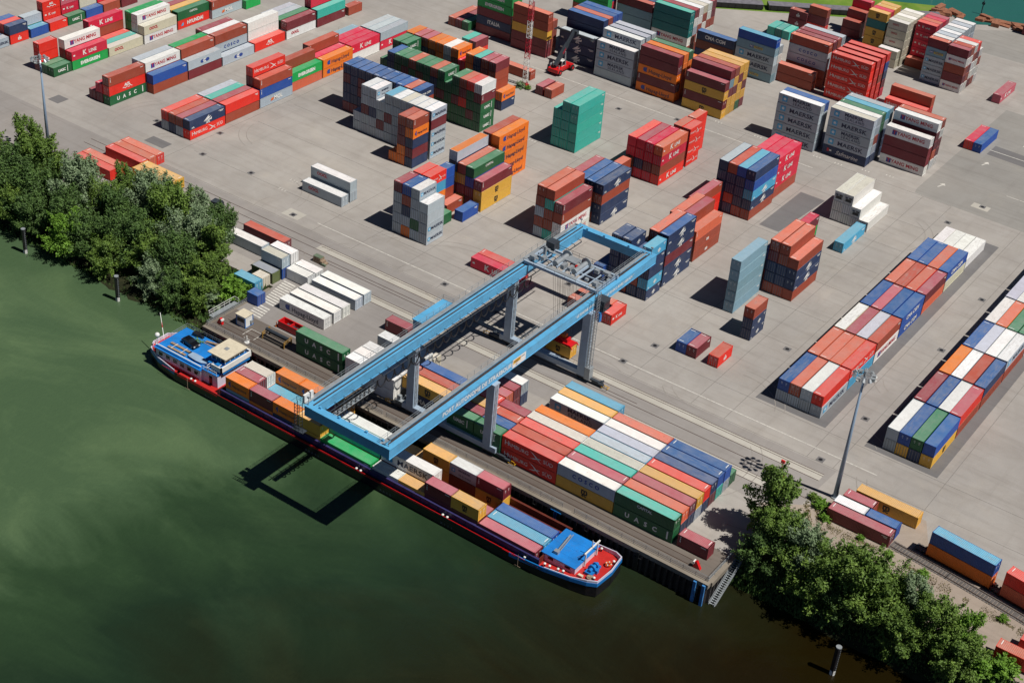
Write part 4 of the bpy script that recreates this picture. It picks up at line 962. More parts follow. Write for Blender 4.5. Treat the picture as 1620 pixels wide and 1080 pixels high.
# trolley
tr = P(MB().box(-51.0,-33.5,-17.4,-16.9,18.35,18.95).box(-51.0,-33.5,-9.9,-9.4,18.35,18.95).box(-50.9,-50.4,-17,-9.6,18.35,18.9).box(-34.3,-33.8,-17,-9.6,18.35,18.9)
   .box(-46.4,-46.1,-17,-9.6,18.5,18.85).box(-39.2,-38.9,-17,-9.6,18.5,18.85).box(-48.6,-48.4,-17,-9.6,18.5,18.75).box(-36.6,-36.4,-17,-9.6,18.5,18.75).box(-43.0,-42.6,-17,-9.6,18.5,18.8)
   .box(-50.5,-34,-13.6,-13.35,18.55,18.8).box(-38.9,-36.5,-17,-15.9,18.72,18.8).box(-48.4,-46.4,-17,-15.9,18.72,18.8), 'trolley', 'crane_grey', g)
P(MB().box(-46.2,-39.0,-16.9,-15.9,18.96,19.02).box(-46.2,-39.0,-10.9,-9.9,18.96,19.02).box(-50.8,-46.5,-11.2,-10.6,18.96,19.02), 'trolley_deck', 'galv', g, tr)
for x in (-44.9,-40.4):
    dr = P(MB().cyl((x,-15.0,19.6),(x,-10.9,19.6),.52,16).cyl((x,-15.3,19.6),(x,-15.0,19.6),.66,16), 'hoist_drum', 'galv', g, tr, smooth=False)
    P(MB().cyl((x,-10.85,19.6),(x,-10.65,19.6),1.15,24), 'drum_wheel', 'galv', g, tr)
    P(MB().box(x-.7,x-.45,-15.6,-10.5,18.9,19.4).box(x+.45,x+.7,-15.6,-10.5,18.9,19.4), 'drum_frame', 'crane_grey', g, tr)
P(MB().box(-43.9,-41.4,-13.3,-11.2,19.9,20.2).box(-43.7,-42.9,-15.2,-13.6,18.96,19.9).box(-42.3,-41.6,-14.9,-13.2,18.96,19.7), 'gearbox', 'galv', g, tr)
P(MB().cyl((-42.9,-12.6,19.2),(-41.4,-12.6,19.2),.35,10), 'motor', 'red', g, tr)
b = MB()
for x0, y0, w, d, h in ((-50.4,-16.3,1.2,1.0,.9),(-49.2,-13.2,.5,.5,2.0),(-48.6,-15.0,.8,1.1,.7),(-37.8,-12.0,1.0,.8,.8),(-36.2,-11.2,1.4,1.0,.6),(-35.4,-16.4,.9,1.1,.9),(-37.6,-15.7,.7,.6,.5)): b.box(x0,x0+w,y0,y0+d,18.96,18.96+h)
for x, y in ((-49.9,-15.3),(-35.2,-15.0),(-34.9,-11.2),(-50,-10.9)): b.cyl((x,y,19.1),(x+.9,y,19.1),.3,10)
P(b, 'machinery', 'galv', g, tr)
P(MB().box(-50.6,-48.6,-10.2,-8.2,18.4,20.4), 'electrical_cabinet', 'dark_steel', g, tr)
b = MB().rail([(-51,-9.3,18.95),(-33.6,-9.3,18.95)], 1.1, 1.6, .03); b.rail([(-51,-17.45,18.95),(-33.6,-17.45,18.95)], .5, 2.4, .03, ()); b.rail([(-33.4,-9.3,18.95),(-33.4,-17.4,18.95)], 1.1, 1.6, .03)
P(b, 'trolley_railing', 'dark_steel', g, tr)
b = MB()
for x in (-44.6,-44.1,-43.4,-42.8,-42.0,-41.4,-40.6,-39.9):
    for y in (-16.2, -14.6): b.beam((x,y,18.4),(-41.3+(x+42.2)*.75,y+.1,5.0),.035,.035)
P(b, 'hoist_rope', 'black', g)
b = MB().box(-44.3,-38.4,-16.5,-14.3,3.05,3.35); b.box(-43.2,-39.6,-16.1,-14.7,3.35,4.2); b.box(-42.4,-40.4,-15.8,-15.0,4.2,5.0)
for x in (-44.2,-38.5):
    for y in (-16.55,-14.25): b.beam((x,y,3.3),(x+(.5 if x > -40 else -.5),y,2.7),.2,.1)
sp = P(b, 'spreader', 'red', g)
P(MB().cyl((-42.0,-15.9,4.5),(-42.0,-14.9,4.5),.55,14).cyl((-40.8,-15.9,4.5),(-40.8,-14.9,4.5),.55,14), 'sheave', 'orange', g, sp)
# driver cab hung below the trolley's right end, stair tower on the right land leg, electrical house
cb = P(MB().box(-33.0,-30.9,-18.6,-16.4,15.7,18.0).box(-33.1,-30.8,-18.7,-16.3,18.0,18.15), 'driver_cab', 'dark_steel', g)
P(MB().box(-32.8,-31.1,-18.64,-18.6,16.3,17.6).box(-30.92,-30.86,-18.4,-16.6,16.3,17.6), 'cab_window', 'glass', g, cb)
b = MB(); 
for x, y in ((-31.9,-20.7),(-31.9,-19.8),(-31.2,-20.7),(-31.2,-19.8)): b.beam((x,y,1.5),(x,y,21.0),.09,.09)
for k in range(28): z = 1.8+.7*k; b.beam((-31.9,-20.7,z),(-31.2,-20.7,z+.35),.05,.05); b.beam((-31.2,-20.7,z),(-31.2,-19.8,z+.35),.05,.05); b.beam((-31.9,-19.8,z),(-31.2,-19.8,z),.05,.05)
P(b, 'lift_mast', 'galv', g)
P(MB().box(-32.1,-30.9,-21.0,-19.6,.8,3.6), 'lift_cabin', 'galv', g)
P(MB().box(-31.9,-31.3,-19.0,-18.2,13.5,15.6), 'junction_box', 'hullblue', g)
eh = P(MB().box(-55.3,-52.9,-47.2,-38.0,14.4,17.3).box(-55.45,-52.75,-47.35,-37.85,17.3,17.5), 'electrical_house', 'crane_blue', g)
P(MB().box(-54.7,-53.9,-47.24,-47.2,14.6,16.6), 'door', 'hullblue', g, eh)
P(MB().rail([(-55.4,-47.3,17.5),(-55.4,-37.9,17.5),(-52.8,-37.9,17.5)], 1.0, 1.8, .03).box(-52.9,-52.6,-48,-37,15.9,16.0), 'roof_railing', 'galv', g, eh)
# festoon: bar with hooks and cable loops under the left girder
b = MB().beam((-49.2,-79,ZB-.25),(-49.2,1.5,ZB-.25),.14,.16); 
for k in range(34): y = -78+2.4*k; b.beam((-50.0,y,ZB+.25),(-49.1,y,ZB+.25),.09,.09); b.beam((-49.15,y,ZB+.3),(-49.15,y,ZB-.3),.09,.09)
P(b, 'festoon_bar', 'dark_steel', g)
b = MB(); y = -77.0; k = 0
while y < -19:
    w = 1.2 if y < -68 else 2.4; d = 2.4 if y < -68 else 1.9; n = 10
    pts = [(-49.1, y+w*(.5-.5*math.cos(PI*i/n)), ZB-.35-d*math.sin(PI*i/n)) for i in range(n+1)]; b.tube(pts, .12, 6)
    y += w; k += 1
P(b, 'festoon_cable', 'rubber', g)
b = MB().box(-49.9,-48.9,-78.5,-66.0,14.2,14.26); b.rail([(-48.9,-78.5,14.3),(-48.9,-66,14.3)], 1.1, 1.5, .03); b.rail([(-48.9,-66,14.3),(-50.2,-66,14.3)], 1.1, 1.2, .03)
for k in range(6): b.beam((-49.9,-78+2.4*k,14.2),(-49.9,-78+2.4*k,16),.07,.07)
P(b, 'maintenance_platform', 'galv', g)
b = MB()
for x in (-53.0,-51.9):
    for y in (-82.6,-81.8): b.beam((x,y,13.2),(x,y,18.6),.09,.09)
for k in range(8): z = 13.3+.7*k; b.beam((-53.0,-82.6,z),(-51.9,-82.6,z+.35),.06,.06); b.beam((-53.0,-82.6,z),(-53.0,-81.8,z),.06,.06); b.beam((-51.9,-82.6,z+.3),(-51.9,-81.8,z),.06,.06)
b.box(-53.2,-50.8,-83.0,-81.7,13.1,13.2); b.rail([(-53.2,-83.0,13.2),(-50.8,-83.0,13.2)], 1.0, .8, .03); b.rail([(-53.2,-81.8,18.4),(-51.6,-81.8,18.4)], 1.0, .8, .03)
P(b, 'stair_tower', 'dark_steel', g)
P(MB().box(-52.6,-52.2,-80.9,-79.6,17.9,19.4).box(-52.6,-52.2,-79.3,-78.6,17.9,19.4), 'switch_cabinet', 'white', g)
b = MB()
for (x, y) in ((-51.2,-81.0),(-33.6,-80.9),(-51.0,3.5),(-33.7,3.6)): b.cyl((x,y,18),(x,y,19.6),.06,6); b.box(x-.25,x+.25,y-.15,y+.15,19.5,19.75)
P(b, 'floodlight', 'galv', g)
# big cable reel standing on the quay beside the left river leg
r = P(MB().cyl((-53.9,-50.1,2.2),(-53.9,-49.7,2.2),1.25,22).cyl((-53.9,-50.2,2.2),(-53.9,-49.6,2.2),.5,14), 'cable_reel', 'rubber', g)
P(MB().beam((-54.5,-50.3,0.9),(-53.9,-50.3,2.2),.12,.12).beam((-53.3,-50.3,0.9),(-53.9,-50.3,2.2),.12,.12).box(-55.6,-52.2,-51.3,-49.3,.75,.95).box(-55.3,-54.6,-51,-50.4,.95,1.9), 'reel_stand', 'galv', g, r)
# ================================================================ BARGE
bg0 = empty('container_barge', (-52,-63.9,-4.6)); tag(bg0, 'long black hulled river barge with blue decks loaded with containers', 'barge')
WL = -4.6
def outline(off=0.0, x_st=-106.6, x_bow=1.7):
    """plan of the hull, from the stern along the near side, round the bow and back"""
    yn, yf = -69.45+off, -58.15-off; ym = (yn+yf)/2
    near = [(x_st+off,ym-1.6+off*.3),(x_st+1.2+off,ym-3.4+off*.5),(x_st+4.5,yn+.9),(x_st+10,yn+.05),(x_bow-17,yn),(x_bow-10,yn+.35),(x_bow-5,yn+.95),(x_bow-2,yn+1.55),(x_bow-.35-off*.6,yn+2.3)]
    far_ = [(x_bow-off,ym+.8),(x_bow-.5-off,yf-.9),(x_bow-2,yf-.25),(x_bow-7,yf),(x_bow-14,yf),(x_st+11,yf),(x_st+5,yf-.7),(x_st+1.4+off,ym+3.9-off*.5),(x_st+off,ym+2.3-off*.3)]
    return near+far_
def loft(b, rings, m=0, cap=False):
    n = len(rings[0][0]); V = []
    for poly_, z in rings: V += [(p[0],p[1],(z(p[0]) if callable(z) else z)) for p in poly_]
    for k in range(len(rings)-1):
        b.add([], [], m); base = len(b.v)-0
    s0 = len(b.v); b.v += V
    for k in range(len(rings)-1):
        for i in range(n):
            j = (i+1) % n; b.f.append((s0+k*n+i, s0+k*n+j, s0+(k+1)*n+j, s0+(k+1)*n+i)); b.m.append(m)
    if cap: b.f.append(tuple(s0+(len(rings)-1)*n+i for i in range(n))); b.m.append(m)
def sheer(x):
    if x > -16: return -2.55+1.05*((x+16)/17.6)**1.5
    if x < -90: return -2.6+.55*((-90-x)/16.6)**1.4
    return -2.62
def low(x): return -3.3 if -90 < x < -16 else sheer(x)-.75
b = MB(); O = outline(); I = outline(.75)
loft(b, [([(p[0]*.985-.8 if p[0] > -6 else p[0]+(1.2 if p[0] < -104 else 0), -63.9+(p[1]+63.9)*.93) for p in O], -6.2), (O, -4.4), (O, low)])
P(b, 'hull', 'hull', bg0)
b = MB(); loft(b, [(O, low), (outline(-.06), lambda x: low(x)+.1), (outline(-.06), lambda x: sheer(x)+(.0 if -90 < x < -16 else .12)), (outline(.14), lambda x: sheer(x)+(.0 if -90 < x < -16 else .12))])
mk = []
for f in b.f: xs = sum(b.v[i][0] for i in f)/len(f); mk.append(1 if -97 < xs < -13 else 0)
b.m = mk
P(b, 'rubbing_strake', [M['hullblue'], M['hull']], bg0)
# side decks (red), fore deck, stern deck
def zz(x): return sheer(x)-.28 if x > -14 or x < -91 else -2.66
b = MB(); pts = outline(.12); 
mid = [(-90,-59.1),(-9,-59.1)]
b.box(-93,-9.5,-69.4,-68.62,-2.75,-2.6,1); b.box(-93,-9.5,-59.2,-58.25,-2.75,-2.6,2)
P(b, 'side_deck', ['deckred','hull','holdred'], bg0)
bow = [(x,y) for x,y in outline(.14) if x > -18]; bow = [(-10,-69.4)]+[p for p in bow if p[0] > -9.9]+[(-10,-58.4)]
b = MB(); b.add([(x,y,sheer(x)-.30) for x,y in bow], [tuple(range(len(bow)))]); P(b, 'fore_deck', 'deckred', bg0)
stn = [p for p in outline(.14) if p[0] < -94]; b = MB(); b.add([(x,y,sheer(x)-.20) for x,y in stn], [tuple(range(len(stn)))]); b.box(-95.8,-85,-69.5,-58.3,-2.9,-2.58); P(b, 'stern_deck', 'deckred', bg0)
# white bulwark round the bow, grey blue one round the stern
def bulwark(sel, name, mat, h0, t=.16):
    b = MB(); A = [p for p in outline(.0) if sel(p[0])]; B = [p for p in outline(t) if sel(p[0])]
    A.sort(key=lambda p: 0); n = len(A)
    V = [(p[0],p[1],sheer(p[0])+.1) for p in A]+[(p[0],p[1],sheer(p[0])+.1+h0(p[0])) for p in A]+[(p[0],p[1],sheer(p[0])+.1+h0(p[0])) for p in B]+[(p[0],p[1],sheer(p[0])-.3) for p in B]
    F = []
    for i in range(n-1):
        if abs(A[i][0]-A[i+1][0]) > 12: continue
        F += [(i,i+1,n+i+1,n+i),(n+i,n+i+1,2*n+i+1,2*n+i),(2*n+i,2*n+i+1,3*n+i+1,3*n+i)]
    b.add(V, F); return P(b, name, mat, bg0)
bulwark(lambda x: x > -10, 'bow_bulwark', 'lilac', lambda x: .5 if x > -3 else .18)
pts = outline(0); order = pts[9:]+pts[:9]
b = MB(); A = [p for p in order if p[0] < -94]; 
Bq = outline(.14); Bq = [p for p in Bq[9:]+Bq[:9] if p[0] < -94]; n = len(A)
V = [(p[0],p[1],sheer(p[0])+.1) for p in A]+[(p[0],p[1],sheer(p[0])+.5) for p in A]+[(p[0],p[1],sheer(p[0])+.5) for p in Bq]+[(p[0],p[1],sheer(p[0])-.2) for p in Bq]
F = []
for i in range(n-1): F += [(i,i+1,n+i+1,n+i),(n+i,n+i+1,2*n+i+1,2*n+i),(2*n+i,2*n+i+1,3*n+i+1,3*n+i)]
b.add(V, F); P(b, 'stern_bulwark', 'lilac', bg0)
# hold and coaming
b = MB().box(-84.6,-9.6,-68.78,-68.58,-4.2,-1.25); b.box(-84.6,-9.6,-59.0,-58.8,-4.2,-1.25) if False else None
b.box(-84.6,-9.6,-68.95,-68.5,-1.30,-1.18)
for k in range(38): x = -83.5+k*2.0; b.box(x,x+.06,-68.90,-68.76,-2.6,-1.28)
P(b, 'coaming', 'coam', bg0)
b = MB().box(-84.6,-9.6,-58.55,-58.35,-4.2,-1.25); b.box(-84.6,-9.6,-58.65,-58.2,-1.30,-1.18); b.box(-84.8,-84.6,-68.78,-58.35,-4.2,-1.25); b.box(-9.75,-9.6,-68.78,-58.35,-4.2,-1.2)
P(b, 'hold_wall', 'holdred', bg0)
P(MB().box(-84.6,-9.6,-68.6,-58.5,-3.3,-3.10), 'hold_floor', 'holdred', bg0)
b = MB().box(-77,-55,-69.5,-69.2,-2.6,-2.42); b.box(-53.5,-14,-69.5,-69.2,-2.6,-2.42); b.beam((-100,-69.42,-2.3),(-12,-69.42,-2.3),.06,.06)
P(b, 'red_strip', 'red', bg0)
# fore cabin (blue roof, white walls)
fc = P(MB().box(-10.0,-3.3,-67.0,-59.7,-2.8,-.95), 'fore_cabin', 'lilac', bg0)
b = MB().box(-10.3,-3.2,-67.15,-59.3,-.95,-.80)
for y in (-65.2,-63.2,-61.3): b.box(-10.2,-3.3,y-.02,y+.02,-.80,-.78)
for x in (-8,-5.6): b.box(x-.02,x+.02,-67.1,-59.4,-.80,-.78)
P(b, 'cabin_roof', 'shipdeck', bg0, fc)
for x in (-8.9,-5.4): P(MB().box(x,x+1.1,-67.04,-66.98,-1.75,-1.2), 'window', 'glass', bg0, fc)
b = MB().beam((-7.9,-65.6,-.45),(-8.3,-61.0,-.15),.26,.26).beam((-7.6,-65.2,-.45),(-8.0,-60.6,-.15),.12,.12).box(-8.4,-7.5,-66.2,-65.4,-.80,-.2)
P(b, 'deck_crane', 'galv', bg0)
b = MB().beam((-3.0,-64.4,-1.9),(-3.0,-64.4,1.0),.2,.2).beam((-3.0,-60.6,-1.9),(-3.0,-60.6,1.0),.2,.2).beam((-3.0,-64.8,1.0),(-3.0,-60.0,1.0),.24,.24).beam((-3.0,-62.5,1.0),(-3.0,-62.5,2.6),.12,.12).beam((-3.0,-64.4,1.0),(-4.6,-64.4,-.8),.1,.1)
P(b, 'bow_mast', 'white', bg0)
b = MB().cyl((-1.3,-65.6,-1.2),(-1.3,-63.0,-1.2),.32,12).cyl((-1.3,-64.9,-1.2),(-1.3,-64.5,-1.2),.75,16).cyl((-1.3,-63.8,-1.2),(-1.3,-63.5,-1.2),.6,16).box(-2.1,-.6,-65.9,-62.8,-1.95,-1.5).box(-.9,-.2,-64.8,-64.1,-1.9,-1.2)
P(b, 'windlass', 'hullblue', bg0)
b = MB()
for k, (x, y) in enumerate(((-12.3,-69.0),(-8.6,-68.3),(-7.6,-68.3),(-6.0,-68.1),(-5.0,-68.0),(.2,-66.4),(-6.0,-58.7),(-4.7,-58.8),(-3.0,-59.0),(.6,-60.7),(-92.3,-69.1),(-91.2,-69.1),(-104.8,-66.5),(-105.4,-65.6),(-86.0,-58.7),(-50,-69.2),(-49,-69.2),(-30,-69.2),(-29,-69.2))):
    z = sheer(x)-.2; b.cyl((x,y,z),(x,y,z+.5),.14,10,1); b.ball((x,y,z+.6),.26,0,10,6,.7)
P(b, 'bollard', ['white','black'], bg0)
P(MB().cyl((-.6,-66.3,-1.95),(-.6,-66.3,-1.6),.62,18).cyl((-.6,-66.3,-1.6),(-.6,-66.3,-1.5),.4,18), 'rope_coil', 'wood', bg0)
P(MB().box(-2.6,-1.7,-67.2,-66.7,-1.95,-1.6), 'deck_box', 'offwhite', bg0)
b = MB()
for i in range(16):
    a, c = 2*PI*i/16, 2*PI*(i+1)/16; b.cyl((.1+.45*math.cos(a),-61.6+.45*math.sin(a),-1.45),(.1+.45*math.cos(c),-61.6+.45*math.sin(c),-1.45),.16,6,0 if i % 4 else 1)
P(b, 'lifebuoy', ['orange','white'], bg0)
b = MB().beam((-13.2,-69.7,-1.6),(-13.2,-69.7,-4.3),.07,.07).beam((-13.8,-69.7,-4.2),(-12.6,-69.7,-4.2),.07,.07); b.beam((-92.5,-69.95,-1.6),(-92.5,-69.95,-4.3),.07,.07).beam((-93.1,-69.95,-4.2),(-91.9,-69.95,-4.2),.07,.07)
P(b, 'draught_mark_frame', 'wood', bg0)
b = MB()
for i, (x, n) in enumerate(((-88,3),(-80,4),(-62,5),(-44,4),(-30,4))):
    for k in range(n): V, F = text_geo(['RHINE','LINE','ARA','BASEL','XII'][i][k:k+1] or 'I', .7, .02); b.add([(x+k*.75+v[0],-69.48,-3.95+v[1]) for v in V], F)
b.v = list(b.v); P(b, 'hull_lettering', plain('faded hull lettering','6a6a72',.6), bg0)
# stern accommodation
ac = P(MB().box(-102.9,-90.6,-68.1,-59.4,-2.8,.02).box(-90.6,-86.6,-67.6,-59.4,-2.8,.30), 'accommodation', 'lilac', bg0)
b = MB().box(-103.3,-90.4,-68.4,-59.2,.02,.16); b.box(-103.0,-91.0,-68.0,-67.5,.16,.5) ; b.box(-90.4,-86.4,-67.9,-59.2,.30,.44)
P(b, 'accommodation_roof', 'shipdeck', bg0, ac)
P(MB().beam((-102.8,-67.7,.58),(-90.9,-67.7,.58),.2,.14), 'white_rail', 'white', bg0, ac)
P(MB().box(-103.0,-91.2,-68.16,-68.08,-2.6,-2.15), 'pink_skirting', plain('pink red skirting','b8324a',.5), bg0, ac)
for k in range(6):
    x = -102.1+k*1.95; w_ = P(MB().box(x-.06,x+1.16,-68.14,-68.08,-1.56,-.54), 'window_frame', 'white', bg0, ac); P(MB().box(x+.04,x+1.06,-68.17,-68.14,-1.46,-.64), 'window', 'glass', bg0, ac)
P(MB().box(-88.8,-88.0,-67.66,-67.58,-2.5,-.5), 'door', 'glass', bg0, ac)
wh = P(MB().box(-90.2,-86.0,-66.6,-59.2,.3,1.6), 'wheelhouse_base', 'hullblue', bg0)
P(MB().box(-88.6,-85.9,-67.2,-66.9,1.0,2.1).box(-86.2,-85.9,-67.2,-58.6,1.0,2.1).box(-88.6,-85.9,-58.9,-58.6,1.0,2.1).box(-88.6,-86.0,-67.1,-58.7,.92,1.0), 'bridge_wing', 'white', bg0, wh)
P(MB().box(-90.1,-86.4,-65.6,-60.2,1.6,2.2), 'wheelhouse_wall', 'hullblue', bg0, wh)
P(MB().box(-90.0,-86.5,-65.5,-60.3,2.2,3.35), 'wheelhouse_window', 'glass', bg0, wh)
b = MB()
for x in (-90.0,-88.8,-87.6,-86.5):
    for y in (-65.5,-60.3): b.box(x-.06,x+.06,y-.06,y+.06,2.2,3.35)
for y in (-64.2,-62.9,-61.6): b.box(-86.56,-86.42,y-.06,y+.06,2.2,3.35); b.box(-90.06,-89.94,y-.06,y+.06,2.2,3.35)
P(b, 'window_post', 'white', bg0, wh)
P(MB().box(-90.7,-85.9,-66.0,-59.9,3.35,3.55).box(-88.9,-88.0,-63.4,-62.5,3.55,3.62,1), 'wheelhouse_roof', ['offwhite','galv'], bg0, wh)
P(MB().box(-87.9,-86.9,-66.9,-66.1,2.1,2.2).box(-88.0,-86.8,-67.0,-66.0,2.05,2.1,1), 'wing_table', ['hullblue','white'], bg0, wh)
P(MB().cyl((-86.6,-59.3,3.4),(-86.6,-59.3,5.6),.1,8).cyl((-86.6,-59.3,4.0),(-86.6,-59.3,4.2),.5,10).beam((-87.4,-59.3,4.9),(-85.8,-59.3,4.9),.08,.08), 'radar_mast', 'white', bg0)
b = MB(); b.rail([(-89.4,-67.5,.45),(-89.4,-66.6,.45),(-88.6,-66.6,1.0)], 1.1, .8, .05)
b.rail([(-90.2,-67.9,.44),(-86.5,-67.9,.44)], .9, 1.3, .04)
P(b, 'companion_rail', 'white', bg0)
b = MB().rail([(-103.1,-59.2,.16),(-103.1,-68.0,.16)], 1.0, 1.5, .03); b.rail([(-103.1,-59.2,.16),(-91,-59.2,.16)], 1.0, 1.8, .03)
P(b, 'roof_railing', 'galv', bg0)
P(MB().beam((-103.6,-65.2,.1),(-106.3,-63.4,4.4),.10,.10).cyl((-105.4,-64.0,2.9),(-104.8,-64.4,2.0),.09,8,1), 'flag_pole', ['white','redtxt'], bg0)
P(MB().cyl((-104.2,-66.4,-1.6),(-104.2,-66.4,1.2),.08,8).ball((-104.2,-66.4,1.5),.5,0,14,8), 'radar_dome', 'white', bg0)
b = MB()
for k in range(2):
    y = -66.6+k*1.3; b.box(-101.3-.5*k+.3,-96.2,y-.28,y+.28,.30,.42)
for x in (-100,-97.4): b.beam((x,-66.9,.45),(x,-64.9,.45),.08,.08,1)
b.add([], [], 0); P(b, 'gangplank', ['wood','white'], bg0)
P(MB().beam((-96.8,-60.4,.3),(-91.9,-59.9,.9),.6,.1).beam((-96.8,-60.9,.2),(-91.9,-61.0,.2),.16,.1), 'boarding_ramp', 'wood', bg0)
P(MB().box(-100.4,-98.9,-60.6,-59.5,.2,.9).box(-98.6,-97.9,-60.3,-59.7,.2,.7), 'plant_box', 'black', bg0)
b = MB(); rr = random.Random(4)
for k in range(90):
    x = rr.uniform(-99.0,-96.6); y = rr.uniform(-62.6,-60.8); z = rr.uniform(.22,.75); s = .3; a = rr.uniform(0,6.3)
    b.add([(x,y,z),(x+s*math.cos(a),y+s*math.sin(a),z+.1),(x+s*math.cos(a+1.2),y+s*math.sin(a+1.2),z-.05)], [(0,1,2)])
P(b, 'potted_plants', 'leaf4', bg0)
# dinghy under a grey blue cover, resting on the roof
dg = empty('dinghy', (-93.2,-66.0,.2), -.05); tag(dg, 'small pale blue covered dinghy lying on the blue roof of the barge stern', 'dinghy')
prof = [(-2.3,.75),(-1.6,.85),(0,.9),(1.3,.75),(2.1,.35),(2.6,0)]
V = []; 
for x, w in prof: V += [(x,-w,.45),(x,-w*.6,.62),(x,w*.6,.62),(x,w,.45),(x,w*.7,0),(x,-w*.7,0)]
F = [(6*i+j,6*i+(j+1) % 6,6*(i+1)+(j+1) % 6,6*(i+1)+j) for i in range(5) for j in range(6)]+[(0,1,2,3,4,5)]
MB().add(V, [f[::-1] for f in F]).build('cover', plain('pale blue boat cover','8fa6bd',.6), dg)
MB().box(-2.55,-2.25,-.3,.3,.1,.75).build('outboard_motor', M['black'], dg)
# black car parked on the stern roof
car = empty('parked_car', (-98.2,-63.2,.16), -.12); tag(car, 'small black hatchback parked on the blue stern roof of the barge', 'car')
side = [(-1.95,.35),(-1.98,.75),(-1.75,1.0),(-1.35,1.42),(.1,1.45),(.75,1.05),(1.7,.88),(1.98,.62),(1.98,.35)]
b = MB(); n = len(side)
V = [(x,-.83 if z < 1.1 else -.66,z) for x,z in side]+[(x,.83 if z < 1.1 else .66,z) for x,z in side]
b.add(V, [tuple(range(n)), tuple(range(2*n-1,n-1,-1))]+[(i,n+i,n+(i+1)%n,(i+1)%n) for i in range(n)]); b.build('body', plain('black car paint','101114',.25,var=.05), car)
b = MB(); b.add([(.14,-.6,1.46),(.78,-.72,1.10),(.78,.72,1.10),(.14,.6,1.46)], [(0,1,2,3)]); b.add([(-1.38,.6,1.42),(-1.74,.7,1.06),(-1.74,-.7,1.06),(-1.38,-.6,1.42)], [(0,1,2,3)])
for s in (-1,1): b.add([(-1.3,s*.685,1.38),(-1.55,s*.84,1.05),(.55,s*.84,1.08),(.05,s*.685,1.40)], [(0,1,2,3)])
b.build('windows', M['glass'], car)
for x in (-1.2,1.25):
    for y in (-.8,.8): w_ = MB().cyl((x,y-.1,.32),(x,y+.1,.32),.32,16).build('wheel', M['tyre'], car); MB().cyl((x,y-.12,.32),(x,y+.12,.32),.19,10).build('rim', M['galv'], w_)
for y in (-.6,.6): MB().box(1.93,2.0,y-.18,y+.18,.6,.75).build('headlight', M['white'], car)
for y in (-.6,.6): MB().box(-2.0,-1.94,y-.15,y+.15,.7,.85).build('taillight', M['redtxt'], car)
# ================================================================ MASTS AND YARD OBJECTS
def lamp_mast(x, y, h, label, rot):
    r = empty('lamp_mast', (x,y,0), rot); tag(r, label, 'lamp mast', 'tall floodlight masts of the yard')
    MB().cyl((0,0,0),(0,0,h),.46,16,0,.17).build('pole', plain('mast grey blue paint','7f93a8',.45,var=.05), r, smooth=True)
    MB().cyl((0,0,0),(0,0,.25),.75,16).box(.3,.5,-.2,.2,.6,1.8).build('base_plate', M['galv'], r)
    b = MB(); R = 1.25; n = 10
    for k in range(n):
        a = 2*PI*k/n; c = 2*PI*(k+1)/n; b.beam((R*math.cos(a),R*math.sin(a),h-.3),(R*math.cos(c),R*math.sin(c),h-.3),.10,.10)
        if k % 2 == 0: b.beam((0,0,h-.25),(R*math.cos(a),R*math.sin(a),h-.3),.10,.10)
    b.cyl((0,0,h-.6),(0,0,h+.5),.3,12); b.cyl((0,0,h+.5),(0,0,h+1.3),.05,6)
    ring = b.build('head_frame', M['galv'], r)
    for k in range(n):
        a = 2*PI*(k+.5)/n; cx, cy = (R+.35)*math.cos(a), (R+.35)*math.sin(a)
        f = MB()
        if k % 3: f.cyl((cx,cy,h-.15),(cx+.35*math.cos(a),cy+.35*math.sin(a),h-.75),.22,12,0,.40)
        else: f.box(cx-.38,cx+.38,cy-.3,cy+.3,h-1.0,h-.35)
        fo = f.build('floodlight', M['galv'], r)
        MB().cyl((cx+.34*math.cos(a),cy+.34*math.sin(a),h-.74),(cx+.37*math.cos(a),cy+.37*math.sin(a),h-.79),.33,12).build('lens', M['white'], fo)
    return r
lamp_mast(23.1, -20.6, 27.8, 'tall grey floodlight mast standing beside the railway containers at right', .3)
lamp_mast(-179.0, -29.5, 26.0, 'tall grey floodlight mast rising behind the trees at left', .9)
# red and white lattice mast
rm = empty('radio_mast', (-121.5,85.9,0)); tag(rm, 'red and white lattice radio mast standing between the container stacks', 'radio mast')
bands = [(0,1.4,'redtxt'),(1.4,8.2,'white'),(8.2,14.0,'redtxt'),(14.0,19.0,'white'),(19.0,24.5,'redtxt'),(24.5,31,'white'),(31,38,'redtxt')]
for z0, z1, m in bands:
    b = MB(); c = [(.85*math.cos(a),.85*math.sin(a)) for a in (PI/2+.3, PI/2+.3+2*PI/3, PI/2+.3+4*PI/3)]
    for i in range(3):
        p, q = c[i], c[(i+1)%3]; b.beam((p[0],p[1],z0),(p[0],p[1],z1),.13,.13)
        n = max(1, int(round((z1-z0)/1.35)))
        for k in range(n):
            za, zb = z0+(z1-z0)*k/n, z0+(z1-z0)*(k+1)/n
            b.beam((p[0],p[1],za),(q[0],q[1],zb),.07,.07); b.beam((p[0],p[1],za),(q[0],q[1],za),.07,.07)
    b.build('mast_section', M[m], rm)
MB().box(-.8,.8,-.8,.8,0,.5).build('mast_foot', M['deckred'], rm)
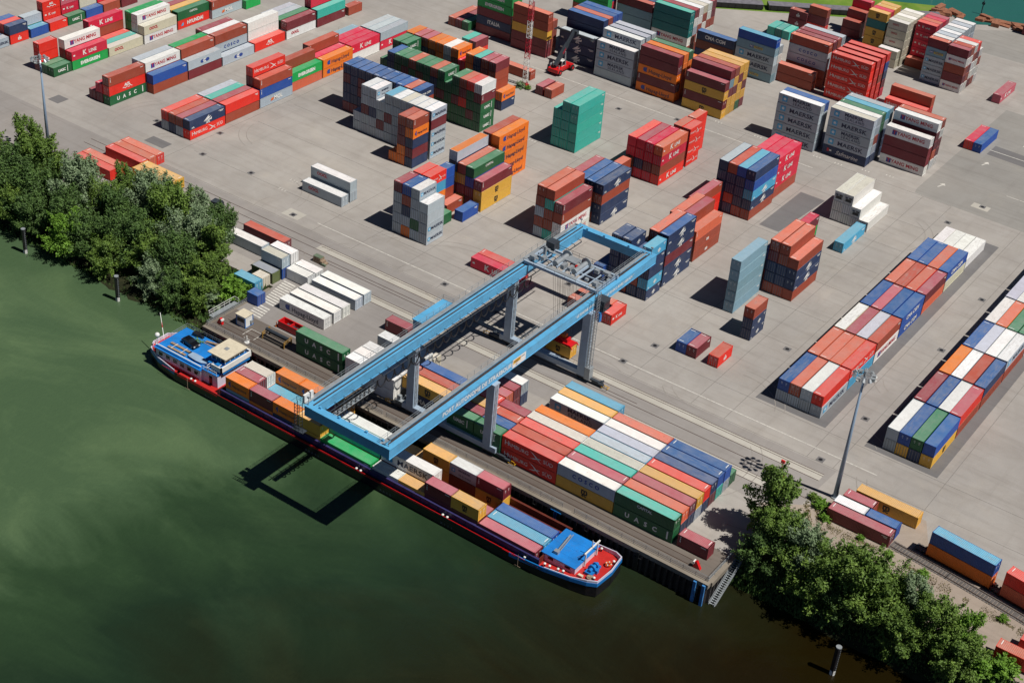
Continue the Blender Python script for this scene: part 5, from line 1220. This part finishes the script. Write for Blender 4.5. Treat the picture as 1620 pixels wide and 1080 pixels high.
# reach stacker
rs = empty('reach_stacker', (-120.1,100.9,0)); tag(rs, 'red reach stacker with raised dark boom working at the navy block', 'reach stacker')
b = MB().box(-1.3,1.3,-3.7,3.4,.75,1.35); b.box(-1.7,1.7,-3.9,-1.6,.9,1.9); b.box(-1.9,1.9,2.2,3.8,.9,1.75); b.box(-1.5,-.6,-1.6,2.0,1.35,1.8); b.box(.6,1.5,-1.6,2.0,1.35,1.8)
b.build('chassis', M['red'], rs)
for y, ws in ((-2.6,(-1.55,1.55)),(3.0,(-2.0,-1.25,1.25,2.0))):
    for x in ws: w_ = MB().cyl((x-.3,y,.82),(x+.3,y,.82),.82,18).build('wheel', M['tyre'], rs); MB().cyl((x-.32,y,.82),(x+.32,y,.82),.4,12).build('rim', M['red'], w_)
b = MB().box(-.75,.75,-.6,1.3,1.6,1.9); b.box(-.75,.75,-.6,1.3,3.2,3.35)
for x in (-.72,.72):
    for y in (-.57,1.27): b.box(x-.05,x+.05,y-.05,y+.05,1.9,3.2)
cb = b.build('cab', M['white'], rs); MB().box(-.7,.7,-.55,1.25,1.9,3.2).build('cab_window', M['glass'], cb)
BA, BB = Vector((0,-3.0,2.6)), Vector((.1,5.6,10.7))
bm_ = MB().beam(BA, BA.lerp(BB,.62), .85, 1.15).beam(BA.lerp(BB,.5), BB, .62, .85).build('boom', M['dark_steel'], rs)
b = MB(); b.beam((.9,1.0,1.6), BA.lerp(BB,.45)+Vector((.55,0,-.4)), .28,.28); b.beam((-.9,1.0,1.6), BA.lerp(BB,.45)+Vector((-.55,0,-.4)), .28,.28); b.build('lift_cylinder', M['galv'], rs)
b = MB(); V, F = text_geo('kalmar' if False else 'SMV', 1.0, .02); 
d = (BB-BA).normalized(); u = Vector((1,0,0)).cross(d); O = BA.lerp(BB,.42)
b.add([tuple(O+Vector((.44,0,0))+d*v[0]+(-u if u.z < 0 else u)*v[1]) for v in V], F); b.build('boom_lettering', M['redtxt'], bm_)
b = MB().beam((-5.9,5.6,9.6),(6.2,5.6,9.6),.45,.45); b.box(-.9,1.1,5.0,6.2,9.5,10.6)
for x in (-5.9,6.2): b.beam((x,4.5,9.5),(x,6.7,9.5),.3,.35)
b.build('spreader', M['dark_steel'], rs)
MB().box(-2.1,-1.7,-2.5,-1.2,1.9,2.5).cyl((1.3,-2.8,1.9),(1.3,-2.8,2.9),.12,8).build('exhaust', M['galv'], rs)
# kiosk on the quay
k = empty('kiosk', (-95.7,-50.5,0)); tag(k, 'small white cabin with blue corners and flat roof near the left quay end', 'kiosk')
MB().box(-1.2,1.2,-1.1,1.1,.1,2.5).build('wall', M['white'], k)
b = MB()
for x in (-1.2,1.2):
    for y in (-1.1,1.1): b.box(x-.08,x+.08,y-.08,y+.08,0,2.52)
b.box(-1.24,1.24,-1.14,1.14,0,.14); b.box(-1.24,1.24,-1.14,1.14,2.4,2.56); b.build('frame', M['hullblue'], k)
MB().box(-1.4,1.35,-1.3,1.25,2.56,2.7).build('roof', M['offwhite'], k)
MB().box(-.95,-.1,-1.16,-1.1,1.15,2.05).box(.0,.85,-1.16,-1.1,1.15,2.05).build('window', M['glass'], k); MB().box(1.1,1.16,-.9,.0,.14,2.1).build('door', M['lilac'], k)
MB().box(1.2,1.55,.3,.9,.7,1.3).build('air_conditioner', M['galv'], k)
# buffer stops
def buffer_stop(x, y, rz, label):
    r = empty('buffer_stop', (x,y,0), rz); tag(r, label, 'buffer stop', 'red buffer stops at the ends of the crane rail')
    b = MB(); b.add([(-.9,-.3,0),(.6,-.3,0),(.35,-.3,1.3),(-.05,-.3,1.45),(-.9,.3,0),(.6,.3,0),(.35,.3,1.3),(-.05,.3,1.45)],[(0,1,2,3),(7,6,5,4),(0,4,5,1),(1,5,6,2),(2,6,7,3),(3,7,4,0)]); b.build('body', M['red'], r)
    MB().box(.3,.62,-.4,.4,.9,1.3).build('buffer', M['white'], r)
buffer_stop(-99.4,-53.6,0,'red buffer stop at the left end of the quay rail beside the kiosk'); buffer_stop(12.9,-54.0,PI,'red buffer stop at the right end of the quay rail')
# storage frame for a spreader
f = empty('steel_rack', (-86.6,-50.8,0)); tag(f, 'low steel rack with a dark tube on top beside the green quay pair', 'steel rack')
b = MB()
for x in (-2.9,2.9):
    for y in (-1.1,1.1): b.beam((x,y,0),(x,y,1.5),.2,.2)
    b.beam((x,-1.1,1.0),(x,1.1,1.0),.16,.16); b.beam((x,-1.1,1.4),(x,1.1,1.8),.16,.16)
b.build('end_frame', plain('ochre frame paint','8a6a2c',.6,dirt=.4), f)
MB().beam((-2.9,-.6,.5),(2.9,-.6,.5),.25,.25).beam((-2.9,.9,.5),(2.9,.9,.5),.25,.25).beam((-2.9,-1.0,.15),(2.9,-1.0,.15),.15,.15).build('side_bar', M['black'], f)
MB().cyl((-2.9,.1,1.75),(2.9,.1,1.75),.38,12).build('tube', M['dark_steel'], f)
f = empty('spare_spreader', (-87.0,-45.9,0)); tag(f, 'red steel spreader frame lying on the quay in front of the white reefers', 'spreader')
MB().box(-2.9,2.9,-1.0,-.75,.2,1.7).box(-2.9,2.9,.75,1.0,.2,1.7).box(-2.9,-2.6,-.75,.75,.2,1.7).box(2.6,2.9,-.75,.75,.2,1.7).box(-2.6,2.6,-.75,.75,.2,.45).box(-.15,.15,-.75,.75,.45,1.5).build('frame', M['red'], f)
MB().cyl((-1.3,-.4,.8),(-1.3,.4,.8),.3,10).cyl((1.2,-.4,.8),(1.2,.4,.8),.3,10).box(-.9,.8,-.4,.4,.5,1.1).build('drive_unit', M['dark_steel'], f)
MB().beam((-3.4,-1.2,.15),(-3.4,1.2,.15),.2,.3).beam((-3.3,-1.0,.2),(-3.3,-1.0,1.2),.12,.12).build('guide_arm', M['orange'], f)
# stacked concrete blocks beside the track
f = empty('timber_stack', (-100.4,-21.8,0)); tag(f, 'low stack of timber sleepers and blocks beside the crane track', 'timber stack')
b = MB(); rr = random.Random(8)
for z in range(3):
    for i in range(5-z): b.box(-1.8+.7*i+.1*z,-1.2+.7*i+.1*z,-.7+rr.uniform(-.1,.1),.6+rr.uniform(-.1,.1),.05+.45*z,.45+.45*z)
b.build('timber', M['wood'], f); MB().box(.6,1.9,-.9,-.5,0,.5).box(-1.7,.4,-.7,.5,1.42,1.5).build('tarpaulin', plain('dull green tarp','5d6b58',.8), f)
# red signal at the track end
f = empty('track_signal', (12.6,-22.3,0)); f.scale = (1.5,1.5,1.3); tag(f, 'small red post with square head on a red foot near the track end', 'signal')
MB().add([(-.55,-.4,0),(.55,-.4,0),(.55,.4,0),(-.55,.4,0),(0,0,1.15)],[(0,3,2,1),(0,1,4),(1,2,4),(2,3,4),(3,0,4)]).build('foot', M['red'], f)
MB().cyl((0,0,1.0),(0,0,3.0),.06,8).build('post', M['red'], f); MB().box(-.25,.25,-.12,.12,2.75,3.2).build('head', M['red'], f)
# half hidden lorry behind the trees
t = empty('lorry', (-131.2,-23.6,0), PI/2+.15); tag(t, 'dark lorry half hidden behind the left trees at the yard edge', 'lorry')
MB().box(-6.5,.6,-1.2,1.2,.85,1.15).box(-6.4,-1.2,-.5,.5,.6,.85).build('chassis', M['dark_steel'], t)
cb = MB().box(.5,2.7,-1.22,1.22,.9,3.3).build('cab', plain('dark lorry paint','20242c',.3,var=.05), t); MB().box(2.7,2.76,-1.05,1.05,2.0,3.0).build('windscreen', M['glass'], cb); MB().box(.7,2.5,-1.1,1.1,3.3,3.7).build('roof_deflector', M['dark_steel'], cb)
for x in (1.7,-3.6,-4.9):
    for y in (-1.05,1.05): MB().cyl((x,y-.18,.52),(x,y+.18,.52),.52,14).build('wheel', M['tyre'], t)
for y in (-.95,.95): MB().box(-6.6,-6.5,y-.2,y+.2,.7,.9).build('tail_lamp', M['red'], t)
# ---------------------------------------------------------------- railway line and wagons
def track(name, pts, kind='structure', sl='dark'):
    b = MB(); r = MB()
    for i in range(len(pts)-1):
        a = Vector(pts[i]+(0,)); c = Vector(pts[i+1]+(0,)); d = (c-a).normalized(); nn = Vector((-d.y,d.x,0)); L = (c-a).length
        for s in (-.75,.75): r.beam(a+nn*s+Vector((0,0,.14)), c+nn*s+Vector((0,0,.14)), .09,.12)
        k = 0
        while k*.6 < L: q = a+d*(k*.6); b.beam(q-nn*1.2+Vector((0,0,.05)), q+nn*1.2+Vector((0,0,.05)), .48,.08); k += 1
    o = b.build(name+'_sleepers', plain('grey sleepers','5a5654',.9,var=.2)); o['kind'] = kind
    o = r.build(name+'_rails', M['rail']); o['kind'] = kind
TR1 = [(36.9,-25.9),(48,-27.1),(61,-28.9),(74,-31.2),(100,-36.5),(140,-45)]
track('railway_track', TR1); track('siding_track', [(40.5,-23.5),(49,-24.4),(60,-25.8),(70,-27.4),(100,-33.5)])
def wagon(x, y, rz, label):
    w = empty('flat_wagon', (x,y,0), rz); tag(w, label, 'rail wagon', 'flat rail wagons under the containers')
    MB().box(-6.4,6.4,-1.2,-.9,.30,.44).box(-6.4,6.4,.9,1.2,.30,.44).box(-6.4,6.4,-.3,.3,.25,.44).box(-6.5,-6.1,-1.25,1.25,.25,.44).box(6.1,6.5,-1.25,1.25,.25,.44).build('frame', M['holdred'], w)
    for s in (-4.6,4.6):
        bg_ = MB().box(s-1.2,s+1.2,-.95,-.8,.15,.32).box(s-1.2,s+1.2,.8,.95,.15,.32).build('bogie', M['black'], w)
        for xx in (s-.9,s+.9):
            for yy in (-.75,.75): MB().cyl((xx,yy-.06,.28),(xx,yy+.06,.28),.26,12).build('wheel', M['rail'], bg_)
    for e in (-6.5,6.5):
        for yy in (-.85,.85): MB().cyl((e,yy,.36),(e+(.45 if e > 0 else -.45),yy,.36),.16,8).build('buffer', M['black'], w)
wagon(48.8,-24.3,-.098,'flat rail wagon under the blue and orange containers'); wagon(62.9,-26.1,-.14,'flat rail wagon under the red containers at the right edge')
# ---------------------------------------------------------------- far shore: long dark pontoons, scrap timber, poles
def pontoon(x, y, L, label):
    r = empty('long_pontoon', (x,y,0), math.atan2(.75,1)); tag(r, label, 'pontoon', 'long dark pontoons lying on the far grass edge')
    b = MB().box(-L/2,L/2,-2.0,2.0,.3,1.7)
    for k in range(int(L/2.2)): xx = -L/2+.6+2.2*k; b.box(xx,xx+.15,-2.1,2.1,.3,1.72)
    b.build('body', M['black'], r); MB().box(-L/2,L/2,-1.9,1.9,1.72,1.78).build('deck', plain('pontoon grey top','6c6a70',.8,var=.2), r)
pontoon(-112.5,179.0,27,'long dark pontoon on the far grass edge, left of the three'); pontoon(-89.5,196.3,27,'long dark pontoon on the far grass edge, middle of the three'); pontoon(-66.8,213.2,26,'long dark pontoon on the far grass edge, right of the three')
rr = random.Random(21); sm = None
for k in range(26):
    t = k/25; x = -58+rr.uniform(-3,3)+30*t*(1 if k > 8 else .35); y = 229+rr.uniform(-2.5,2.5)+(t*6 if k > 8 else -t*3); L = rr.uniform(2.5,6)
    o = MB().box(-L/2,L/2,-rr.uniform(.6,1.4),rr.uniform(.6,1.4),0,rr.uniform(.4,1.3)).build('rusty_plate', plain('rusty plate','8a5a42',.8,var=.3,scale=2) if k == 0 else bpy.data.materials['rusty plate'])
    o.location = (x,y,.1); o.rotation_euler = (rr.uniform(-.15,.15), rr.uniform(-.1,.1), rr.uniform(0,3))
    tag(o, 'rusty brown plate lying in the scrap heap on the far basin shore', 'scrap plate', 'rusty scrap along the far basin shore')
b = MB()
for k in range(260):
    x = rr.uniform(-40,60); y0 = 236+(x+34)*.58 if x < 0 else 256+x*.72; y = y0+rr.uniform(-.5,2.0); s = rr.uniform(.3,.8); b.ball((x,y,-.6+rr.uniform(-.5,.4)), s, 0, 5, 3)
tag(b.build('riprap', plain('grey riprap stones','7b7570',.9,var=.3)), 'grey loose riprap stones along the far basin shore', 'riprap', kind='stuff')
for i, (x, y) in enumerate(((-68.5,246.5),(-64.9,248.5),(-50.5,244))):
    o = MB().cyl((0,0,-4),(0,0,4.5 if i < 2 else 3.2),.18,8).box(-.5,.5,-.1,.1,2.6 if i < 2 else 1.8,3.4 if i < 2 else 2.6).build('marker_post', M['white'] if i < 2 else M['dark_steel']); o.location = (x,y,-1.5)
    tag(o, ['white marker post in the far basin, left of two','white marker post in the far basin, right of two','dark marker post in the far basin beside the scrap heap'][i], 'marker post', 'marker posts in the far basin')
# worn white wall along the right end
# ================================================================ TREES, SHRUBS, WEEDS
def crown_mesh(seed, R, H, nl, ls, squash=1.0, spread=.62):
    """leaf-sized faces spread over many irregular lobes, with holes between them"""
    r = np.random.RandomState(seed); lobes = []
    n = 58
    for k in range(n):
        z = r.uniform(.12,1.0); rad = R*(1-abs(z-.45)**1.7*1.15)*r.uniform(.35,1.0)*spread*1.35; a = r.uniform(0,2*PI)
        lobes.append((rad*math.cos(a), rad*math.sin(a), z*H, R*r.uniform(.12,.34)))
    for k in range(5): a = r.uniform(0,2*PI); lobes.append((R*1.05*math.cos(a)*r.uniform(.7,1), R*1.05*math.sin(a)*r.uniform(.7,1), H*r.uniform(.15,.6), R*.2))
    L = np.array(lobes); w = L[:,3]**2; w /= w.sum(); idx = r.choice(len(L), nl, p=w)
    d = r.normal(size=(nl,3)); d /= np.linalg.norm(d,axis=1)[:,None]; rr = r.uniform(.25,1.15,size=(nl,1))**.8
    ax = L[:,:3]-np.array([0,0,H*.25]); ax += r.normal(size=ax.shape)*R*.25; ax /= np.linalg.norm(ax,axis=1)[:,None]+1e-6   # every lobe is drawn out along its own branch
    A = ax[idx]; off = d*rr*L[idx,3:4]; off += A*(off*A).sum(1)[:,None]*r.uniform(.4,1.3,size=(len(L),1))[idx]
    tip = (r.uniform(size=(nl,1)) < .13); off = np.where(tip, A*L[idx,3:4]*r.uniform(1.0,2.3,size=(nl,1))+r.normal(size=(nl,3))*.16*R/4, off)
    c = L[idx,:3]+off*np.array([1,1,.85*squash]); c[:,2] = np.maximum(c[:,2],-.5)
    nrm = d*.7+r.normal(size=(nl,3))*.6+np.array([0,0,.5]); nrm /= np.linalg.norm(nrm,axis=1)[:,None]
    t = np.cross(nrm, r.normal(size=(nl,3))); t /= np.linalg.norm(t,axis=1)[:,None]; u = np.cross(nrm,t)
    s = ls*r.uniform(.6,1.35,size=(nl,1))
    P4 = np.stack([c-t*s, c-u*s*.55+nrm*s*.15, c+t*s, c+u*s*.55+nrm*s*.15],1).reshape(-1,3)
    me = bpy.data.meshes.new('crown'); me.from_pydata(P4.tolist(), [], [(4*i,4*i+1,4*i+2,4*i+3) for i in range(nl)]); me.update()
    return me, L
def trunk_mesh(seed, L, H, base=.28):
    r = random.Random(seed); b = MB(); z0 = -H*.35; top = (r.uniform(-.4,.4), r.uniform(-.4,.4), H*.7)
    mid = (r.uniform(-.3,.3), r.uniform(-.3,.3), H*.2); b.cyl((0,0,z0),mid,base,8,0,base*.75,False); b.cyl(mid,top,base*.75,8,0,base*.3,False)
    for l in L[:16]:
        t = r.uniform(.1,.8); s = [mid[i]+(top[i]-mid[i])*t for i in range(3)]; s[2] = min(s[2], l[2]-.2); b.cyl(s,(l[0],l[1],l[2]),base*.32,5,0,.03,False)
    return b.mesh('trunk', [M['bark']])
KINDS = []
for k, (R, H, nl, ls) in enumerate(((4.6,9.5,15000,.22),(5.4,8.5,17000,.22),(3.4,10.5,12500,.21),(4.2,7.0,12000,.21))):
    me, L = crown_mesh(40+k, R, H, nl, ls); KINDS.append((me, trunk_mesh(k, L, H)))
sme, sL = crown_mesh(77, 1.7, 2.2, 2200, .2, .8); 
_cm = {}
def tree(x, y, z, kind, s, mat, rz, label, lean=(0,0), grp=None, sz=1.0, name='tree'):
    me, tm = KINDS[kind]; r = empty(name, (x,y,z), rz); r.rotation_euler = (lean[0],lean[1],rz); s *= 1.17; r.scale = (s,s,s*sz)
    tag(r, label, 'tree', grp or 'trees on the river bank')
    if (kind,mat) not in _cm: m2 = me.copy(); m2.materials.append(M[mat]); _cm[(kind,mat)] = m2
    o = bpy.data.objects.new('crown', _cm[(kind,mat)]); col.objects.link(o); o.parent = r; o.location = (0,0,1.0)
    o = bpy.data.objects.new('trunk', tm); col.objects.link(o); o.parent = r; o.location = (0,0,1.0)
    return r
LT = 'on the left river bank'
T = [ # x, y, z, kind, scale, material, label
 (-186,-44,-2.0,0,1.15,'leaf','tall green tree at the left edge of the photo',0),(-177,-36,-.5,2,1.0,'leaf','green tree directly in front of the left floodlight mast',0),
 (-174,-46,-2.5,1,1.1,'leaf2','dark tree on the waterline at the left edge',0),(-170,-39,-1,0,.95,'leaf','broad green tree between the left mast and red trio',0),
 (-163,-46,-3,1,1.0,'leaf2','dark tree leaning over the water left of the first pile',0),(-158.5,-37.5,-.7,2,.75,'leaf','green tree in front of the low red trio',0),
 (-155,-42,-1.5,0,1.05,'leaf3','silvery tree in the middle of the left wood',0),(-148.5,-50.5,-4,3,.95,'leaf4','bright green tree leaning far over the water by the first pile',(.30,0)),
 (-147,-39,-.9,1,.85,'leaf','broad tree in front of the yellow pair',0),(-141,-44,-2,2,.95,'leaf2','narrow dark tree between the first and second piles',0),
 (-138,-36,-.5,0,.98,'leaf3','silvery tree in front of the lorry',0),(-134,-44.5,-2.2,1,1.0,'leaf2','dark tree behind the second pile',0),
 (-130,-37.5,-.5,0,1.05,'leaf','green tree right of the lorry',0),(-127,-46.5,-3,3,.9,'leaf','low green tree on the shore right of the second pile',0),
 (-123,-38,-.7,1,1.0,'leaf3','large silvery tree near the half hidden pale container',0),(-119.5,-46,-3,0,.88,'leaf2','dark green tree on the shore left of the quay',0),
 (-116,-38.5,-.7,2,.82,'leaf','green tree at the right end of the left wood',0),(-112.5,-45.5,-2.5,3,.85,'leaf','low rounded tree near the quay railing',0),
 (-152,-48,-3.2,0,.9,'leaf2','dark tree behind the bright leaning one',0),(-140,-50,-4.0,3,.6,'leaf4','small bright tree on the waterline between the piles',(.25,0)),(-182,-50,-3.8,3,.95,'leaf','low tree on the waterline at the far left edge',0),
 (-190,-52,-4.2,3,1.0,'leaf2','dark low tree at the waterline, furthest left',0),(-166,-50.5,-4.2,3,.85,'leaf','low tree on the waterline left of the first pile',0),(-159.5,-51,-4.2,0,.75,'leaf2','dark tree on the waterline just behind the first pile',0),
 (-144,-49.5,-4.2,0,.8,'leaf2','dark tree on the waterline between the piles',0),(-134.5,-51,-4.3,3,.85,'leaf','low green tree on the waterline left of the second pile',0),(-122,-50.0,-4.2,3,.8,'leaf3','silvery low tree on the waterline right of the second pile',0),
 (-115.5,-50.8,-4.2,3,.7,'leaf2','dark low tree on the waterline left of the quay corner',0),(-109.5,-49.0,-3.5,3,.65,'leaf','low tree at the waterline beside the quay corner',0),(-128.0,-31.5,0,2,.8,'leaf3','feathery tree at the yard edge right of the lorry',0),(-136.0,-32.0,0,0,.75,'leaf','tree at the yard edge in front of the lorry',0),
 (-152,-30.5,-.2,2,.62,'leaf','tree standing before the red trio and yellow pair',0),(-144.5,-31.0,0,0,.66,'leaf','tree hiding the front of the yellow pair',0),(-121.5,-32.0,0,0,.72,'leaf2','dark tree beside the half hidden pale container',0),
 # right bank
 (18.6,-40.0,-.4,2,1.12,'leaf','tall green tree right of the quay stairs',0),(22.6,-43.0,-.9,0,.85,'leaf','green tree behind the tall one beside the stairs',0),
 (21.0,-45.8,-2.0,3,.8,'leaf2','low dark tree on the shore beside the quay stairs',0),(27.5,-42.5,-.6,0,.78,'leaf3','silvery tree on the right bank between green ones',0),
 (31.5,-45.0,-1.5,1,.92,'leaf','broad green tree in the middle of the right bank',0),(35.5,-43.2,-.6,2,.8,'leaf','narrow green tree beside the dirt path',0),
 (39.0,-45.8,-1.6,0,1.0,'leaf','large green tree above the right mooring pile',0),(43.8,-44.6,-1.0,1,.86,'leaf','green tree right of the largest right bank tree',0),
 (36.0,-47.5,-3.0,3,.7,'leaf2','low dark tree at the brown water edge',0),(48.0,-42.9,-.4,2,.74,'leaf3','feathery tree on the right bank near the path end',0),
 (52.2,-45.2,-1.2,0,.8,'leaf','green tree near the lower right corner',0),(47.5,-47.0,-2.5,3,.8,'leaf','low tree on the shore near the lower right corner',0),
 (56.5,-44.0,-.8,2,.66,'leaf4','bright slim tree at the lower right corner',0),(57.5,-47.2,-2.5,3,.8,'leaf','low rounded tree at the very bottom right',0)]
rt = random.Random(5)
for (x, y, z, k, s, m, lb, ln) in T: tree(x, y, z, k, s, m, rt.uniform(0,6.28), lb, (ln if isinstance(ln, tuple) else (rt.uniform(-.06,.1), rt.uniform(-.06,.06))), 'trees on the left river bank' if x < 0 else 'trees on the right river bank')
def shrub(x, y, z, s, mat, label, cat='bush'):
    if ('s',mat) not in _cm: m2 = sme.copy(); m2.materials.append(M[mat]); _cm[('s',mat)] = m2
    o = bpy.data.objects.new('bush', _cm[('s',mat)]); col.objects.link(o); o.location = (x,y,z); o.scale = (s,s,s*.8); o.rotation_euler = (0,0,rt.uniform(0,6.28)); tag(o, label, cat, 'bushes along the river and railway')
    return o
for x, y, z, s, m, lb in ((-105.2,-44.2,-.8,1.5,'leaf4','bright green bush beside the left quay railing'),(-103.8,-40.6,-.4,1.1,'leaf4','bright green bush beside the blue half-length box'),(-108,-47,-2,1.3,'leaf3','greyish bush on the shore left of the quay'),
  (-107,-41.5,-.4,1.4,'leaf4','bright bush behind the quay railing at left'),(22.3,-25.0,0,.75,'leaf4','small green bush at the foot of the right mast'),(24.4,-27.6,0,.6,'leaf4','small green bush left of the railway containers'),(20.2,-23.6,0,.55,'leaf','low weeds left of the right mast'),
  (37.6,-29.1,0,.5,'leaf4','small weed clump at the start of the railway track'),(44.5,-30.2,0,.62,'leaf4','green weed clump beside the railway track'),(31.8,-28.3,0,.4,'leaf4','tiny weed clump below the long maroon container'),(59.5,-31.6,0,.5,'leaf4','weed clump near the right end of the track'),
  (-121.9,84.2,0,.75,'leaf3','dry weeds at the foot of the radio mast'),(-119.7,84.6,0,.5,'leaf4','green weeds right of the radio mast foot'),(64,-43.2,-.3,1.4,'leaf4','bright bush in the lower right corner'),(60.5,-44.6,-.8,1.5,'leaf4','bright bush left of the lower right corner'),(-125,-50,-4,1.0,'leaf3','dry grey bush on the waterline by the second pile'),(-116,-49.5,-3.8,1.1,'leaf3','dry bush at the waterline left of the quay')):
    shrub(x, y, z, s, m, lb)
# rough grass and undergrowth
b = MB(); rr = random.Random(12)
def tuft(x, y, z, h, w):
    a = rr.uniform(0,PI); dx, dy = math.cos(a)*w, math.sin(a)*w; l = rr.uniform(-.3,.3)*h
    b.add([(x-dx,y-dy,z),(x+dx,y+dy,z),(x+dx*.2+l,y+dy*.2+l,z+h)], [(0,1,2)])
for k in range(5200):
    x = rr.uniform(25,72); c = -28.9-max(0,x-37)*.13; y = c+rr.gauss(-.2,.6)*(1+.6*math.sin(x*.7))
    if math.sin(x*1.7)+math.sin(x*.43+1) > -.3: tuft(x, y, 0, rr.uniform(.05,.22), rr.uniform(.06,.16))
for k in range(2600): x = rr.uniform(19.5,26); y = -31+rr.uniform(0,9)-abs(rr.gauss(0,1)); tuft(x, y, 0, rr.uniform(.1,.35), .14) if rr.random() < .45+.5*math.sin(x*3+y*2) else None
tag(b.build('rough_grass', plain('dry grass','857f4e',.9,var=.35,scale=.7)), 'dry and green rough grass along the railway and dirt path', 'grass', kind='stuff')
b = MB()
for k in range(16000):
    left = k % 3; x = rr.uniform(-195,-102) if left else rr.uniform(17,72); t = rr.random()
    if left: y = -37-17*t; z = [0,-.4,-1.3,-2.6,-3.7,-4.8][min(5,int(t*5.9))]
    else: y = -44.6-4.4*t; z = -5*t
    tuft(x, y, z-.05, rr.uniform(.4,1.3), rr.uniform(.25,.6))
tag(b.build('undergrowth', M['leaf2']), 'dark undergrowth covering the river banks beneath the trees', 'undergrowth', kind='stuff')
